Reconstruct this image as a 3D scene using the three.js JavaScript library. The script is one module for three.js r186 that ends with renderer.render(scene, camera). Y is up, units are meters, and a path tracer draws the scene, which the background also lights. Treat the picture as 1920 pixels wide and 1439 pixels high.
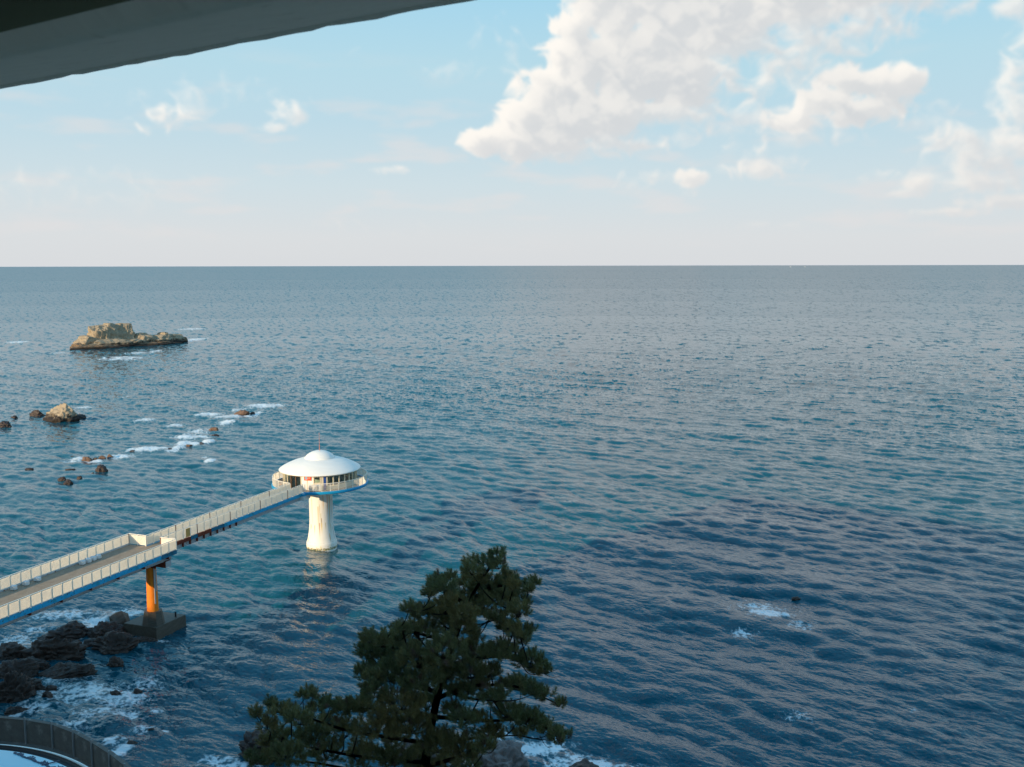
import * as THREE from 'three';
import { mergeGeometries, mergeVertices } from 'three/addons/utils/BufferGeometryUtils.js';
import { RoundedBoxGeometry } from 'three/addons/geometries/RoundedBoxGeometry.js';
import { ConvexGeometry } from 'three/addons/geometries/ConvexGeometry.js';

// ------------------------------------------------------------------ camera, sky, sun, exposure
const scene = new THREE.Scene();
const EYE = 36, FOCAL = 1850, PITCH = Math.atan(221.5 / FOCAL), ROLL = 0.0018;
const camera = new THREE.PerspectiveCamera(2 * Math.atan(719.5 / FOCAL) * 180 / Math.PI, 1920 / 1439, 0.1, 120000);
camera.position.set(0, EYE, 0);
camera.rotation.set(-PITCH, 0, -ROLL, 'XYZ');
camera.focus = 120; camera.userData.fStop = 6.3;
const renderer = new THREE.WebGLRenderer();
renderer.toneMapping = THREE.LinearToneMapping;
renderer.toneMappingExposure = 1.06;
renderer.shadowMap.enabled = true;

const SUN_AZ = 43 * Math.PI / 180, SUN_EL = 16 * Math.PI / 180;   // where the light travels to, right of straight ahead, and its height
const sun = new THREE.DirectionalLight(new THREE.Color(1, 0.765, 0.49), 5);
sun.position.set(-Math.sin(SUN_AZ) * Math.cos(SUN_EL) * 300, Math.sin(SUN_EL) * 300, Math.cos(SUN_AZ) * Math.cos(SUN_EL) * 300);
sun.castShadow = true; sun.shadow.mapSize.set(4096, 4096);
Object.assign(sun.shadow.camera, { left: -260, right: 260, top: 200, bottom: -200, near: 1, far: 900 });
sun.shadow.radius = 1.2;
scene.add(sun, sun.target);

// ------------------------------------------------------------------ random numbers and noise
function rng(seed) { let s = seed >>> 0; return () => { s = (s + 0x6d2b79f5) | 0; let t = Math.imul(s ^ (s >>> 15), 1 | s); t = (t + Math.imul(t ^ (t >>> 7), 61 | t)) ^ t; return ((t ^ (t >>> 14)) >>> 0) / 4294967296; }; }
const PERM = new Uint8Array(512); { const r = rng(7), p = [...Array(256).keys()]; for (let i = 255; i > 0; i--) { const j = Math.floor(r() * (i + 1)); [p[i], p[j]] = [p[j], p[i]]; } for (let i = 0; i < 512; i++) PERM[i] = p[i & 255]; }
const GX = new Float32Array(256), GY = new Float32Array(256), GZ = new Float32Array(256);
{ const r = rng(11); for (let i = 0; i < 256; i++) { const z = r() * 2 - 1, a = r() * 6.2832, q = Math.sqrt(1 - z * z); GX[i] = q * Math.cos(a); GY[i] = q * Math.sin(a); GZ[i] = z; } }
function noise3(x, y, z) {
  const X = Math.floor(x), Y = Math.floor(y), Z = Math.floor(z), a = x - X, b = y - Y, c = z - Z;
  const u = a * a * a * (a * (a * 6 - 15) + 10), v = b * b * b * (b * (b * 6 - 15) + 10), w = c * c * c * (c * (c * 6 - 15) + 10);
  const i = X & 255, j = Y & 255, k = Z & 255;
  const g = (di, dj, dk) => { const h = PERM[PERM[PERM[(i + di) & 255] + ((j + dj) & 255)] + ((k + dk) & 255)]; return GX[h] * (a - di) + GY[h] * (b - dj) + GZ[h] * (c - dk); };
  const L = (p, q, t) => p + (q - p) * t;
  return 1.5 * L(L(L(g(0, 0, 0), g(1, 0, 0), u), L(g(0, 1, 0), g(1, 1, 0), u), v), L(L(g(0, 0, 1), g(1, 0, 1), u), L(g(0, 1, 1), g(1, 1, 1), u), v), w);
}
function noise2(x, y) {
  const X = Math.floor(x), Y = Math.floor(y), a = x - X, b = y - Y, i = X & 255, j = Y & 255;
  const u = a * a * a * (a * (a * 6 - 15) + 10), v = b * b * b * (b * (b * 6 - 15) + 10);
  const h00 = PERM[PERM[i] + j], h10 = PERM[PERM[(i + 1) & 255] + j], h01 = PERM[PERM[i] + ((j + 1) & 255)], h11 = PERM[PERM[(i + 1) & 255] + ((j + 1) & 255)];
  const n00 = GX[h00] * a + GY[h00] * b, n10 = GX[h10] * (a - 1) + GY[h10] * b, n01 = GX[h01] * a + GY[h01] * (b - 1), n11 = GX[h11] * (a - 1) + GY[h11] * (b - 1);
  const p = n00 + (n10 - n00) * u, q = n01 + (n11 - n01) * u;
  return 1.9 * (p + (q - p) * v);
}
const fbm2 = (x, y, n, g = 0.5) => { let s = 0, a = 1, t = 0; for (let i = 0; i < n; i++) { s += a * noise2(x, y); t += a; a *= g; x = x * 2.03 + 17.1; y = y * 2.03 + 5.7; } return s / t; };
const fbm3 = (x, y, z, n, g = 0.5) => { let s = 0, a = 1, t = 0; for (let i = 0; i < n; i++) { s += a * noise3(x, y, z); t += a; a *= g; x = x * 2.03 + 9.2; y = y * 2.03 + 3.1; z = z * 2.03 + 6.4; } return s / t; };
const clamp = (x, a = 0, b = 1) => Math.min(b, Math.max(a, x)), sstep = (a, b, x) => { const t = clamp((x - a) / (b - a)); return t * t * (3 - 2 * t); }, mix = (a, b, t) => a + (b - a) * t;

// ------------------------------------------------------------------ from the survey of the photograph to places in the world
function sight(px, py) {
  let x = (px - 960) / FOCAL, y = (719.5 - py) / FOCAL;
  const c = Math.cos(ROLL), s = Math.sin(ROLL);
  [x, y] = [x * c + y * s, -x * s + y * c];
  return [x, y * Math.cos(PITCH) - Math.sin(PITCH), Math.cos(PITCH) + y * Math.sin(PITCH)];
}
const at = (px, py, h = 0) => { const r = sight(px, py), t = (h - EYE) / r[1]; return new THREE.Vector3(r[0] * t, h, -r[2] * t); };          // the point at height h
const deep = (px, py, d) => { const r = sight(px, py), t = d / r[2]; return new THREE.Vector3(r[0] * t, EYE + r[1] * t, -d); };                // the point d metres ahead

// ------------------------------------------------------------------ the sky: air and clouds
{
  const W = 4096, H = 2048, rows = H / 2, data = new Float32Array(W * H * 4), DEG = 180 / Math.PI;
  const deg = W / 360;                                              // pixels for a degree
  const F = new Float32Array(W * rows).fill(-1.2), soft = new Float32Array(W * rows).fill(0.4), thin = new Float32Array(W * rows).fill(1);
  const puff = (az, el, rx, ry, w = 1, sf = 0.35, op = 1) => {
    const cx = (az + 90) * deg, cy = el * deg, k = 1.9;
    for (let j = Math.max(0, Math.floor(cy - ry * k * deg)); j <= Math.min(rows - 1, cy + ry * k * deg); j++) for (let i = Math.floor(cx - rx * k * deg); i <= cx + rx * k * deg; i++) {
      const dx = (i - cx) / (rx * deg), dy = (j - cy) / (ry * deg), q = dx * dx + dy * dy, o = j * W + ((i % W) + W) % W;
      const v = w * (1 - q);
      if (v < -1.2) continue;
      const a = F[o], d = v - a, h = clamp(0.5 + d / 0.5);          // smooth maximum
      F[o] = a + (v - a) * h + 0.25 * h * (1 - h);
      if (h > 0) { soft[o] = mix(soft[o], sf, h); thin[o] = mix(thin[o], op, h); }
    }
  };
  const seen = (px, py) => { const r = sight(px, py); return [Math.atan2(r[0], r[2]) * DEG, Math.atan2(r[1], Math.hypot(r[0], r[2])) * DEG]; };
  const P = (px, py, rx, ry, w, sf, op) => { const [a, e] = seen(px, py); puff(a, e, rx / 33, ry / 33, w, sf, op); };   // about 33 photograph pixels a degree
  // the great cloud
  for (const [x, y, r, q] of [[905, 268, 48, 30], [965, 262, 70, 48], [985, 225, 62, 48], [1040, 245, 90, 60], [1030, 180, 80, 66], [1085, 120, 86, 76], [1075, 75, 62, 52], [1128, 30, 74, 62], [1160, -20, 110, 60],
    [1150, 130, 140, 110], [1220, 60, 150, 90], [1330, 30, 170, 100], [1120, 215, 120, 66], [1240, 150, 160, 90], [1290, -40, 260, 80], [1480, -20, 240, 90], [1620, -35, 220, 60], [1250, -120, 260, 120], [1480, -160, 300, 150], [1700, -190, 260, 130], [1380, -260, 240, 110], [1600, -330, 260, 120], [1880, -300, 240, 120]]) P(x, y, r, q, 1.15, 0.55);
  for (const [x, y, r, q] of [[1420, 90, 190, 70], [1330, 150, 190, 66], [1520, 60, 170, 66], [1620, 40, 130, 40], [1700, 10, 150, 38], [1240, 220, 170, 48], [1160, 260, 150, 34], [1060, 292, 130, 18]]) P(x, y, r, q, 0.72, 0.9, 0.85);
  // the second cloud beside it
  for (const [x, y, r, q] of [[1590, 160, 66, 44], [1650, 160, 78, 38], [1550, 195, 80, 44], [1620, 205, 90, 38], [1490, 225, 80, 34], [1695, 150, 40, 28]]) P(x, y, r, q, 1.05, 0.65);
  for (const [x, y, r, q] of [[1410, 235, 80, 36], [1500, 262, 110, 20], [1420, 280, 70, 18], [1720, 232, 34, 16]]) P(x, y, r, q, 0.5, 1.0, 0.7);
  // right edge
  for (const [x, y, r, q] of [[1800, 270, 70, 42], [1840, 300, 100, 40], [1900, 280, 80, 50], [1750, 345, 60, 26], [1830, 345, 90, 22], [1960, 260, 70, 60]]) P(x, y, r, q, 0.75, 0.9, 0.85);
  for (const [x, y, r, q] of [[1905, 170, 44, 80], [1940, 130, 50, 90], [1920, 215, 56, 50], [1890, 380, 90, 16], [1780, 400, 80, 10]]) P(x, y, r, q, 0.7, 0.8, 0.75);
  P(1900, 14, 40, 22, 0.6, 0.8, 0.8); P(1765, 205, 26, 16, 0.3, 0.9, 0.5);
  // small ones
  for (const [x, y, r, q, w, s, o] of [[310, 222, 46, 26, 0.5, 0.8, 0.85], [345, 215, 40, 18, 0.45, 0.9, 0.8], [268, 242, 26, 12, 0.45, 0.9, 0.8], [302, 203, 18, 13, 0.6, 0.7, 0.9], [365, 185, 48, 30, 0.35, 1, 0.6], [245, 195, 36, 26, 0.3, 1, 0.5], [430, 165, 60, 20, 0.2, 1, 0.4],
    [545, 215, 40, 28, 0.55, 0.8, 0.75], [515, 240, 32, 12, 0.55, 0.8, 0.7], [570, 200, 22, 18, 0.4, 0.9, 0.6], [728, 320, 40, 11, 0.6, 0.8, 0.8], [660, 102, 18, 14, 0.2, 1, 0.5], [960, 85, 30, 50, 0.22, 1, 0.5], [885, 75, 24, 34, 0.2, 1, 0.45], [850, 135, 60, 14, 0.15, 1, 0.4],
    [1295, 335, 34, 20, 0.65, 0.6, 0.9], [1200, 338, 60, 20, 0.4, 0.9, 0.7], [1420, 318, 70, 20, 0.5, 0.8, 0.8], [1470, 300, 40, 16, 0.5, 0.8, 0.7], [1310, 365, 34, 10, 0.3, 1, 0.6], [1650, 335, 40, 14, 0.3, 1, 0.6], [1700, 365, 40, 8, 0.5, 0.8, 0.7],
    [90, 360, 130, 34, 0.25, 1, 0.45], [210, 350, 110, 26, 0.2, 1, 0.4], [20, 345, 60, 26, 0.3, 1, 0.5], [270, 385, 50, 20, 0.25, 1, 0.4], [650, 425, 60, 12, 0.25, 1, 0.35], [730, 430, 60, 12, 0.2, 1, 0.3], [1440, 425, 60, 8, 0.2, 1, 0.35]]) P(x, y, r, q, w, s, o);
  // the same kind of sky all round
  const r = rng(41);
  for (let n = 0; n < 48; n++) {
    const az = -180 + 360 * r(), el = 3 + 62 * r() ** 1.5, big = (0.5 + r()) * (1.4 + el * 0.10), k = 3 + Math.floor(r() * 6), w = 0.4 + 0.7 * r(), s = 0.4 + 0.5 * r();
    if (el < 20 && Math.abs(az) < 36) { continue; }                  // that part of the sky is described above
    for (let m = 0; m < k; m++) puff(az + (r() - 0.5) * big * 3.4 / Math.cos(el / DEG), el + (r() - 0.35) * big * 0.8, big * (0.5 + 0.8 * r()) / Math.cos(el / DEG), big * (0.3 + 0.4 * r()), w, s, 0.9);
  }
  // density with billows; G is the same without its fine detail, for the light
  const D = new Float32Array(W * rows), G = new Float32Array(W * rows);
  for (let j = 0; j < rows; j++) for (let i = 0; i < W; i++) {
    const o = j * W + i; if (F[o] <= -1.15) { D[o] = G[o] = -1; continue; }
    const az = i / deg, el = j / deg, wx = 0.25 * noise2(az * 0.8 + 3, el * 0.8), wy = 0.22 * noise2(az * 0.8, el * 0.8 + 40);
    let s = 0, a = 0.5, fx = az * 0.50 + wx, fy = el * 0.60 + wy, g = 0;
    for (let n = 0; n < 6; n++) { s += a * (0.40 - Math.abs(noise2(fx, fy))) * 1.5; if (n === 2) g = s; a *= 0.47; fx = fx * 2.07 + 7.3; fy = fy * 2.07 + 2.9; }
    const w = 0.22 * fbm2(az * 0.7, el * 0.9, 3);
    D[o] = F[o] + 1.25 * s - 0.16 + w; G[o] = F[o] + 1.25 * g - 0.16 + w;
  }
  const get = (i, j) => G[clamp(Math.round(j), 0, rows - 1) * W + ((Math.round(i) % W) + W) % W];
  const lerp3 = (a, b, t) => [mix(a[0], b[0], t), mix(a[1], b[1], t), mix(a[2], b[2], t)];
  const stops = [[0, [0.655, 0.672, 0.690]], [1.6, [0.665, 0.690, 0.705]], [4.5, [0.590, 0.695, 0.740]], [8, [0.485, 0.665, 0.755]], [11, [0.445, 0.665, 0.765]], [15, [0.350, 0.630, 0.795]], [22, [0.215, 0.575, 0.825]], [32, [0.140, 0.490, 0.795]], [50, [0.095, 0.390, 0.700]], [90, [0.070, 0.295, 0.580]]];
  const air = (el) => { let n = 0; while (n < stops.length - 2 && el > stops[n + 1][0]) n++; return lerp3(stops[n][1], stops[n + 1][1], clamp((el - stops[n][0]) / (stops[n + 1][0] - stops[n][0]))); };
  for (let j = 0; j < H; j++) {
    const el = (j + 0.5 - rows) / deg, base = air(Math.max(0, el));
    for (let i = 0; i < W; i++) {
      let c = base; const o = (j * W + i) * 4;
      if (el > 0) {
        const q = (j - rows) * W + i, az = i / deg;
        // faint veils low down
        const veil = sstep(0.02, 0.5, fbm2(az * 0.16 + 20, el * 0.75, 5)) * sstep(0.3, 2.5, el) * (1 - sstep(6, 13, el)) * 0.5;
        c = lerp3(c, [0.735, 0.705, 0.700], veil);
        if (D[q] > 0) {
          const alpha = sstep(0, soft[q] * 1.15, D[q]) * thin[q];
          let sum = 0; const st = deg * 0.30;
          for (let n = 1; n <= 9; n++) sum += Math.max(0, get(i - n * st * 0.80, j - rows + n * st * 0.55)) * (1.25 - n * 0.1);
          const form = get(i - 5, j - rows + 4) - get(i + 5, j - rows - 4), fine = D[q] - G[q];
          const shade = clamp(0.0 + 1.0 * Math.exp(-0.17 * sum) - 0.5 * clamp(form, -0.3, 0.3) + 0.4 * fine);
          const low = sstep(0, 9, el);
          const lit = lerp3([0.80, 0.755, 0.715], [0.945, 0.905, 0.845], low), dark = lerp3([0.63, 0.645, 0.67], [0.595, 0.625, 0.650], low);
          c = lerp3(c, lerp3(dark, lit, shade), alpha);
        }
      }
      data[o] = c[0]; data[o + 1] = c[1]; data[o + 2] = c[2]; data[o + 3] = 1;
    }
  }
  const sky = new THREE.DataTexture(data, W, H, THREE.RGBAFormat, THREE.FloatType);
  sky.mapping = THREE.EquirectangularReflectionMapping; sky.magFilter = THREE.LinearFilter; sky.needsUpdate = true;
  scene.background = sky; scene.environment = sky;
}

// ------------------------------------------------------------------ helpers for objects and materials
const counts = {};
const numbered = (n) => { const k = counts[n] = (counts[n] ?? -1) + 1; return k ? n + '_' + String(k).padStart(3, '0') : n; };
const shade = (o) => { o.traverse((m) => { if (m.isMesh) { m.castShadow = m.receiveShadow = true; } }); return o; };
function obj(name, geo, mat, parent = scene) { const m = new THREE.Mesh(Array.isArray(geo) ? mergeGeometries(geo.map((g) => (g.index ? g.toNonIndexed() : g))) : geo, mat); m.name = parent === scene ? numbered(name) : name; parent.add(m); return shade(m); }
function tag(o, label, category, group, kind) { Object.assign(o.userData, { label, category }); if (group) o.userData.group = group; if (kind) o.userData.kind = kind; return o; }
function thing(name, label, category, p = [0, 0, 0], turn = 0, group) { const o = new THREE.Group(); o.name = numbered(name); o.position.set(...p); o.rotation.y = turn; scene.add(o); return tag(o, label, category, group); }
const structure = (name, geo, mat) => { const m = obj(name, geo, mat); m.userData.kind = 'structure'; m.userData.label = name.replace(/_/g, ' '); return m; };
function box(w, h, d, x = 0, y = 0, z = 0, ry = 0, uvm = 1) {
  const g = new THREE.BoxGeometry(w, h, d), p = g.attributes.position, n = g.attributes.normal, uv = g.attributes.uv;
  for (let i = 0; i < p.count; i++) { const ax = Math.abs(n.getX(i)), ay = Math.abs(n.getY(i)); uv.setXY(i, (ax > 0.5 ? p.getZ(i) : p.getX(i)) * uvm + x * 0.37 + z * 0.21, (ay > 0.5 ? p.getZ(i) : p.getY(i)) * uvm + y * 0.3); }
  if (ry) g.rotateY(ry); g.translate(x, y, z); return g;
}
function tube(pts, r0, r1, seg = 6, n = 0) {                         // a tapered tube along points
  const c = new THREE.CatmullRomCurve3(pts.map((p) => (p.isVector3 ? p : new THREE.Vector3(...p)))), N = n || Math.max(4, pts.length * 4), fr = c.computeFrenetFrames(N, false), pos = [], nor = [], uv = [], idx = [];
  for (let i = 0; i <= N; i++) { const p = c.getPointAt(i / N), r = mix(r0, r1, i / N); for (let k = 0; k <= seg; k++) { const a = k / seg * Math.PI * 2, d = fr.normals[i].clone().multiplyScalar(Math.cos(a)).addScaledVector(fr.binormals[i], Math.sin(a)); pos.push(p.x + d.x * r, p.y + d.y * r, p.z + d.z * r); nor.push(d.x, d.y, d.z); uv.push(k / seg, i / N * 4); } }
  for (let i = 0; i < N; i++) for (let k = 0; k < seg; k++) { const a = i * (seg + 1) + k, b = a + seg + 1; idx.push(a, b, a + 1, b, b + 1, a + 1); }
  const g = new THREE.BufferGeometry(); g.setAttribute('position', new THREE.Float32BufferAttribute(pos, 3)); g.setAttribute('normal', new THREE.Float32BufferAttribute(nor, 3)); g.setAttribute('uv', new THREE.Float32BufferAttribute(uv, 2)); g.setIndex(idx); return g;
}
function surface(size, fn, repeat = 1) {                             // fn(u, v) -> sRGB 0..1 colour, wrapping
  const d = new Uint8Array(size * size * 4);
  for (let j = 0; j < size; j++) for (let i = 0; i < size; i++) { const c = fn(i / size, j / size), o = (j * size + i) * 4; for (let k = 0; k < 3; k++) d[o + k] = clamp(c[k]) * 255; d[o + 3] = 255; }
  const t = new THREE.DataTexture(d, size, size); t.wrapS = t.wrapT = THREE.RepeatWrapping; t.magFilter = THREE.LinearFilter; t.colorSpace = THREE.SRGBColorSpace; t.repeat.set(repeat, repeat); t.needsUpdate = true; return t;
}
function drawn(w, h, fn, wrap = true) { const c = document.createElement('canvas'); c.width = w; c.height = h; fn(c.getContext('2d'), w, h); const t = new THREE.CanvasTexture(c); t.colorSpace = THREE.SRGBColorSpace; if (wrap) t.wrapS = t.wrapT = THREE.RepeatWrapping; return t; }
const tileNoise = (u, v, f, n, s = 0) => { // periodic over 1
  const a = u * Math.PI * 2, b = v * Math.PI * 2; return fbm3(Math.cos(a) * f + s, Math.sin(a) * f + Math.cos(b) * f * 0.9, Math.sin(b) * f + s * 2, n, 0.55); };
const std = (o) => new THREE.MeshStandardMaterial({ roughness: 0.7, ...o });
const lin = (r, g, b) => new THREE.Color().setRGB(r, g, b);

// materials
const grain = surface(256, (u, v) => { const n = tileNoise(u, v, 3, 5, 4); const k = 0.5 + 0.5 * n; return [k, k, k]; });
grain.colorSpace = THREE.NoColorSpace;
const paint = (r, g, b, o = {}) => std({ color: lin(r, g, b), roughness: 0.5, ...o });
const M = {
  white: std({ map: surface(256, (u, v) => { const n = tileNoise(u, v, 2, 5, 1), s = tileNoise(u * 1, v, 6, 4, 9); const k = 0.93 + 0.03 * n; const st = sstep(0.35, 0.6, s) * 0.07; return [k - st * 0.6, k - 0.008 - st, k - 0.035 - st * 1.4]; }), roughness: 0.45 }),
  rail: std({ map: surface(256, (u, v) => { const n = tileNoise(u, v, 3, 4, 2), s = sstep(0.30, 0.55, tileNoise(u, v, 5, 4, 12)); const k = 0.955 + 0.03 * n; return [k - s * 0.12, k - 0.028 - s * 0.26, k - 0.085 - s * 0.40]; }), roughness: 0.5 }),
  sheet: new THREE.MeshPhysicalMaterial({ map: surface(256, (u, v) => { const n = tileNoise(u, v, 2, 5, 3), s = sstep(0.42, 0.6, tileNoise(u, v, 4, 4, 15)); const k = 0.915 + 0.03 * n; return [k - s * 0.06, k - 0.02 - s * 0.13, k - 0.07 - s * 0.22]; }), roughness: 0.95, transmission: 0.45, thickness: 0 }),
  blue: std({ map: surface(512, (u, v) => { const n = tileNoise(u, v, 2.2, 5, 5), m = sstep(0.18, 0.32, tileNoise(u, v, 4.5, 5, 8)), g = sstep(0.0, 0.4, tileNoise(u, v, 1.2, 3, 21)); let c = [0.12 + 0.05 * n, 0.64 + 0.06 * n - 0.06 * g, 0.82 + 0.06 * n - 0.12 * g]; return [mix(c[0], 0.22, m), mix(c[1], 0.16, m), mix(c[2], 0.13, m)]; }), roughness: 0.5 }),
  band: std({ map: surface(256, (u, v) => { const n = tileNoise(u, v, 2.2, 4, 5); return [0.10 + 0.05 * n, 0.60 + 0.04 * n, 0.80 + 0.04 * n]; }), roughness: 0.4 }),
  girder: std({ map: surface(512, (u, v) => { const n = tileNoise(u, v, 2, 5, 6), m = sstep(0.25, 0.42, tileNoise(u, v, 3.5, 5, 18)); const k = 0.66 + 0.08 * n; return [mix(k, 0.42, m), mix(k + 0.01, 0.22, m), mix(k + 0.02, 0.14, m)]; }), roughness: 0.7 }),
  rust: std({ map: surface(512, (u, v) => { const n = tileNoise(u, v, 2.5, 5, 7), m = tileNoise(u, v, 6, 4, 30); return [0.46 + 0.14 * n + 0.08 * m, 0.20 + 0.09 * n + 0.05 * m, 0.12 + 0.05 * n]; }), roughness: 0.85 }),
  deck: std({ map: surface(512, (u, v) => { const n = tileNoise(u, v, 1.6, 6, 9), s = tileNoise(u, v, 7, 4, 33), p = sstep(0.25, 0.5, tileNoise(u, v, 3, 4, 50)); const k = 0.56 + 0.08 * n + 0.05 * s; return [mix(k + 0.02, 0.72, p * 0.5), mix(k - 0.045, 0.68, p * 0.5), mix(k - 0.12, 0.61, p * 0.5)]; }), roughness: 0.9 }),
  concrete: std({ map: surface(512, (u, v) => { const n = tileNoise(u, v, 1.8, 6, 10), s = tileNoise(u, v, 8, 3, 31), w = sstep(0.12, 0.42, tileNoise(u, v, 1.3, 4, 61)); const k = 0.40 + 0.07 * n + 0.03 * s + 0.12 * w; return [k, k - 0.015, k - 0.035]; }), roughness: 0.9 }),
  slabUnder: std({ map: surface(512, (u, v) => { const n = tileNoise(u, v, 1.2, 6, 13), s = tileNoise(u, v, 9, 3, 41); const k = 0.90 + 0.03 * n + 0.02 * s - 0.08 * sstep(0.22, 0.5, tileNoise(u, v, 2.4, 5, 63)); return [k + 0.01, k, k - 0.025]; }), roughness: 0.9 }),
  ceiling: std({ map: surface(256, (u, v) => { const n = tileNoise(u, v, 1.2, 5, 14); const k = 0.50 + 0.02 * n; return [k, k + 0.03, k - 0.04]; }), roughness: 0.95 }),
  wetConcrete: std({ map: surface(512, (u, v) => { const n = tileNoise(u, v, 2.2, 6, 16), s = tileNoise(u, v, 8, 3, 44); const k = 0.30 + 0.09 * n + 0.03 * s; return [k + 0.02, k - 0.005, k - 0.04]; }), roughness: 0.55 }),
  wood: paint(0.16, 0.085, 0.045), cream: paint(0.68, 0.60, 0.44), red: paint(0.62, 0.06, 0.02), blueDoor: paint(0.02, 0.08, 0.35), dark: paint(0.012, 0.012, 0.014), grey: paint(0.45, 0.45, 0.44), orange: paint(0.6, 0.2, 0.02), mast: paint(0.50, 0.20, 0.15), steel: paint(0.30, 0.31, 0.32, { metalness: 0.3 }),
  glass: new THREE.MeshPhysicalMaterial({ color: lin(0.80, 0.90, 0.92), roughness: 0.02, transmission: 1, thickness: 0, ior: 1.5 }),
};

// ------------------------------------------------------------------ the sea
const DIR_X = 0.358, DIR_D = 0.934;                                  // the footbridge's direction
const ROCKS = [];                                                    // [x, z, reach] of rocks, for the surf round them
function fft(re, im, n, stride, off) {
  for (let i = 1, j = 0; i < n; i++) { let b = n >> 1; for (; j & b; b >>= 1) j ^= b; j ^= b; if (i < j) { const p = off + i * stride, q = off + j * stride; let t = re[p]; re[p] = re[q]; re[q] = t; t = im[p]; im[p] = im[q]; im[q] = t; } }
  for (let len = 2; len <= n; len <<= 1) {
    const h = len >> 1, ang = 2 * Math.PI / len, cw = Math.cos(ang), sw = Math.sin(ang);
    for (let i = 0; i < n; i += len) { let wr = 1, wi = 0; for (let k = 0; k < h; k++) { const p = off + (i + k) * stride, q = p + h * stride, xr = re[q] * wr - im[q] * wi, xi = re[q] * wi + im[q] * wr; re[q] = re[p] - xr; im[q] = im[p] - xi; re[p] += xr; im[p] += xi; const t = wr * cw - wi * sw; wi = wr * sw + wi * cw; wr = t; } }
  }
}
const fft2 = (re, im, n) => { for (let j = 0; j < n; j++) fft(re, im, n, 1, j * n); for (let i = 0; i < n; i++) fft(re, im, n, n, i); };
// Waves with wavelengths between two limits on a square tile: height, sideways shift and slopes. The wind blows towards WIND.
const WIND = new THREE.Vector2(-0.62, 0.785).normalize(), PEAK = 4.6;
function waves(tile, n, longest, shortest, slopeVarPerOctave, spread, seed, only, swell = 0) {
  const ks = 2 * Math.PI / 15;
  const r = rng(seed), gauss = () => Math.sqrt(-2 * Math.log(1 - r())) * Math.cos(6.28318 * r()), N = n * n, hr = new Float32Array(N), hi = new Float32Array(N), dk = 2 * Math.PI / tile, kp = 2 * Math.PI / PEAK;
  for (let j = 0; j < n; j++) for (let i = 0; i < n; i++) {
    const kx = (i < n / 2 ? i : i - n) * dk, kz = (j < n / 2 ? j : j - n) * dk, k = Math.hypot(kx, kz), o = j * n + i, g1 = gauss(), g2 = gauss();
    if (k < 2 * Math.PI / longest || k > 2 * Math.PI / shortest) continue;
    const c = (kx * WIND.x + kz * WIND.y) / k, dir = spread + (1 - spread) * (c > 0 ? c * c * c * c * 2.67 * 2 : 0.0);
    const S = slopeVarPerOctave / Math.LN2 / (2 * Math.PI) / (k * k * k * k) * Math.exp(-0.9 * (kp / k) ** 4) * (1 + 1.3 * Math.exp(-(((k - kp * 1.05) / (0.35 * kp)) ** 2))) * dir + (swell ? swell / (k * k) / (ks * ks * 0.5) * Math.exp(-(((k - ks) / (0.3 * ks)) ** 2)) * (c > 0 ? c ** 10 : 0) : 0);   // the height's spectrum over the wave-number plane
    const a = Math.sqrt(S * dk * dk / 2); hr[o] = g1 * a; hi[o] = g2 * a;
  }
  const part = (f) => { const re = new Float32Array(N), im = new Float32Array(N); for (let j = 0; j < n; j++) for (let i = 0; i < n; i++) { const kx = (i < n / 2 ? i : i - n) * dk, kz = (j < n / 2 ? j : j - n) * dk, o = j * n + i, k = Math.hypot(kx, kz) || 1; const [a, b] = f(kx, kz, k); re[o] = hr[o] * a - hi[o] * b; im[o] = hr[o] * b + hi[o] * a; } fft2(re, im, n); return re; };
  const out = { tile, n };
  out.sx = part((x, z) => [0, x]); out.sz = part((x, z) => [0, z]);
  if (!only) { out.h = part(() => [1, 0]); out.dx = part((x, z, k) => [0, x / k]); out.dz = part((x, z, k) => [0, z / k]); }
  return out;
}
const sample = (w, key, x, z) => { const n = w.n, a = w[key], u = x / w.tile * n, v = z / w.tile * n, i = Math.floor(u), j = Math.floor(v), s = u - i, t = v - j, m = n - 1, i0 = i & m, i1 = (i + 1) & m, j0 = (j & m) * n, j1 = ((j + 1) & m) * n; return (a[j0 + i0] * (1 - s) + a[j0 + i1] * s) * (1 - t) + (a[j1 + i0] * (1 - s) + a[j1 + i1] * s) * t; };
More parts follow.
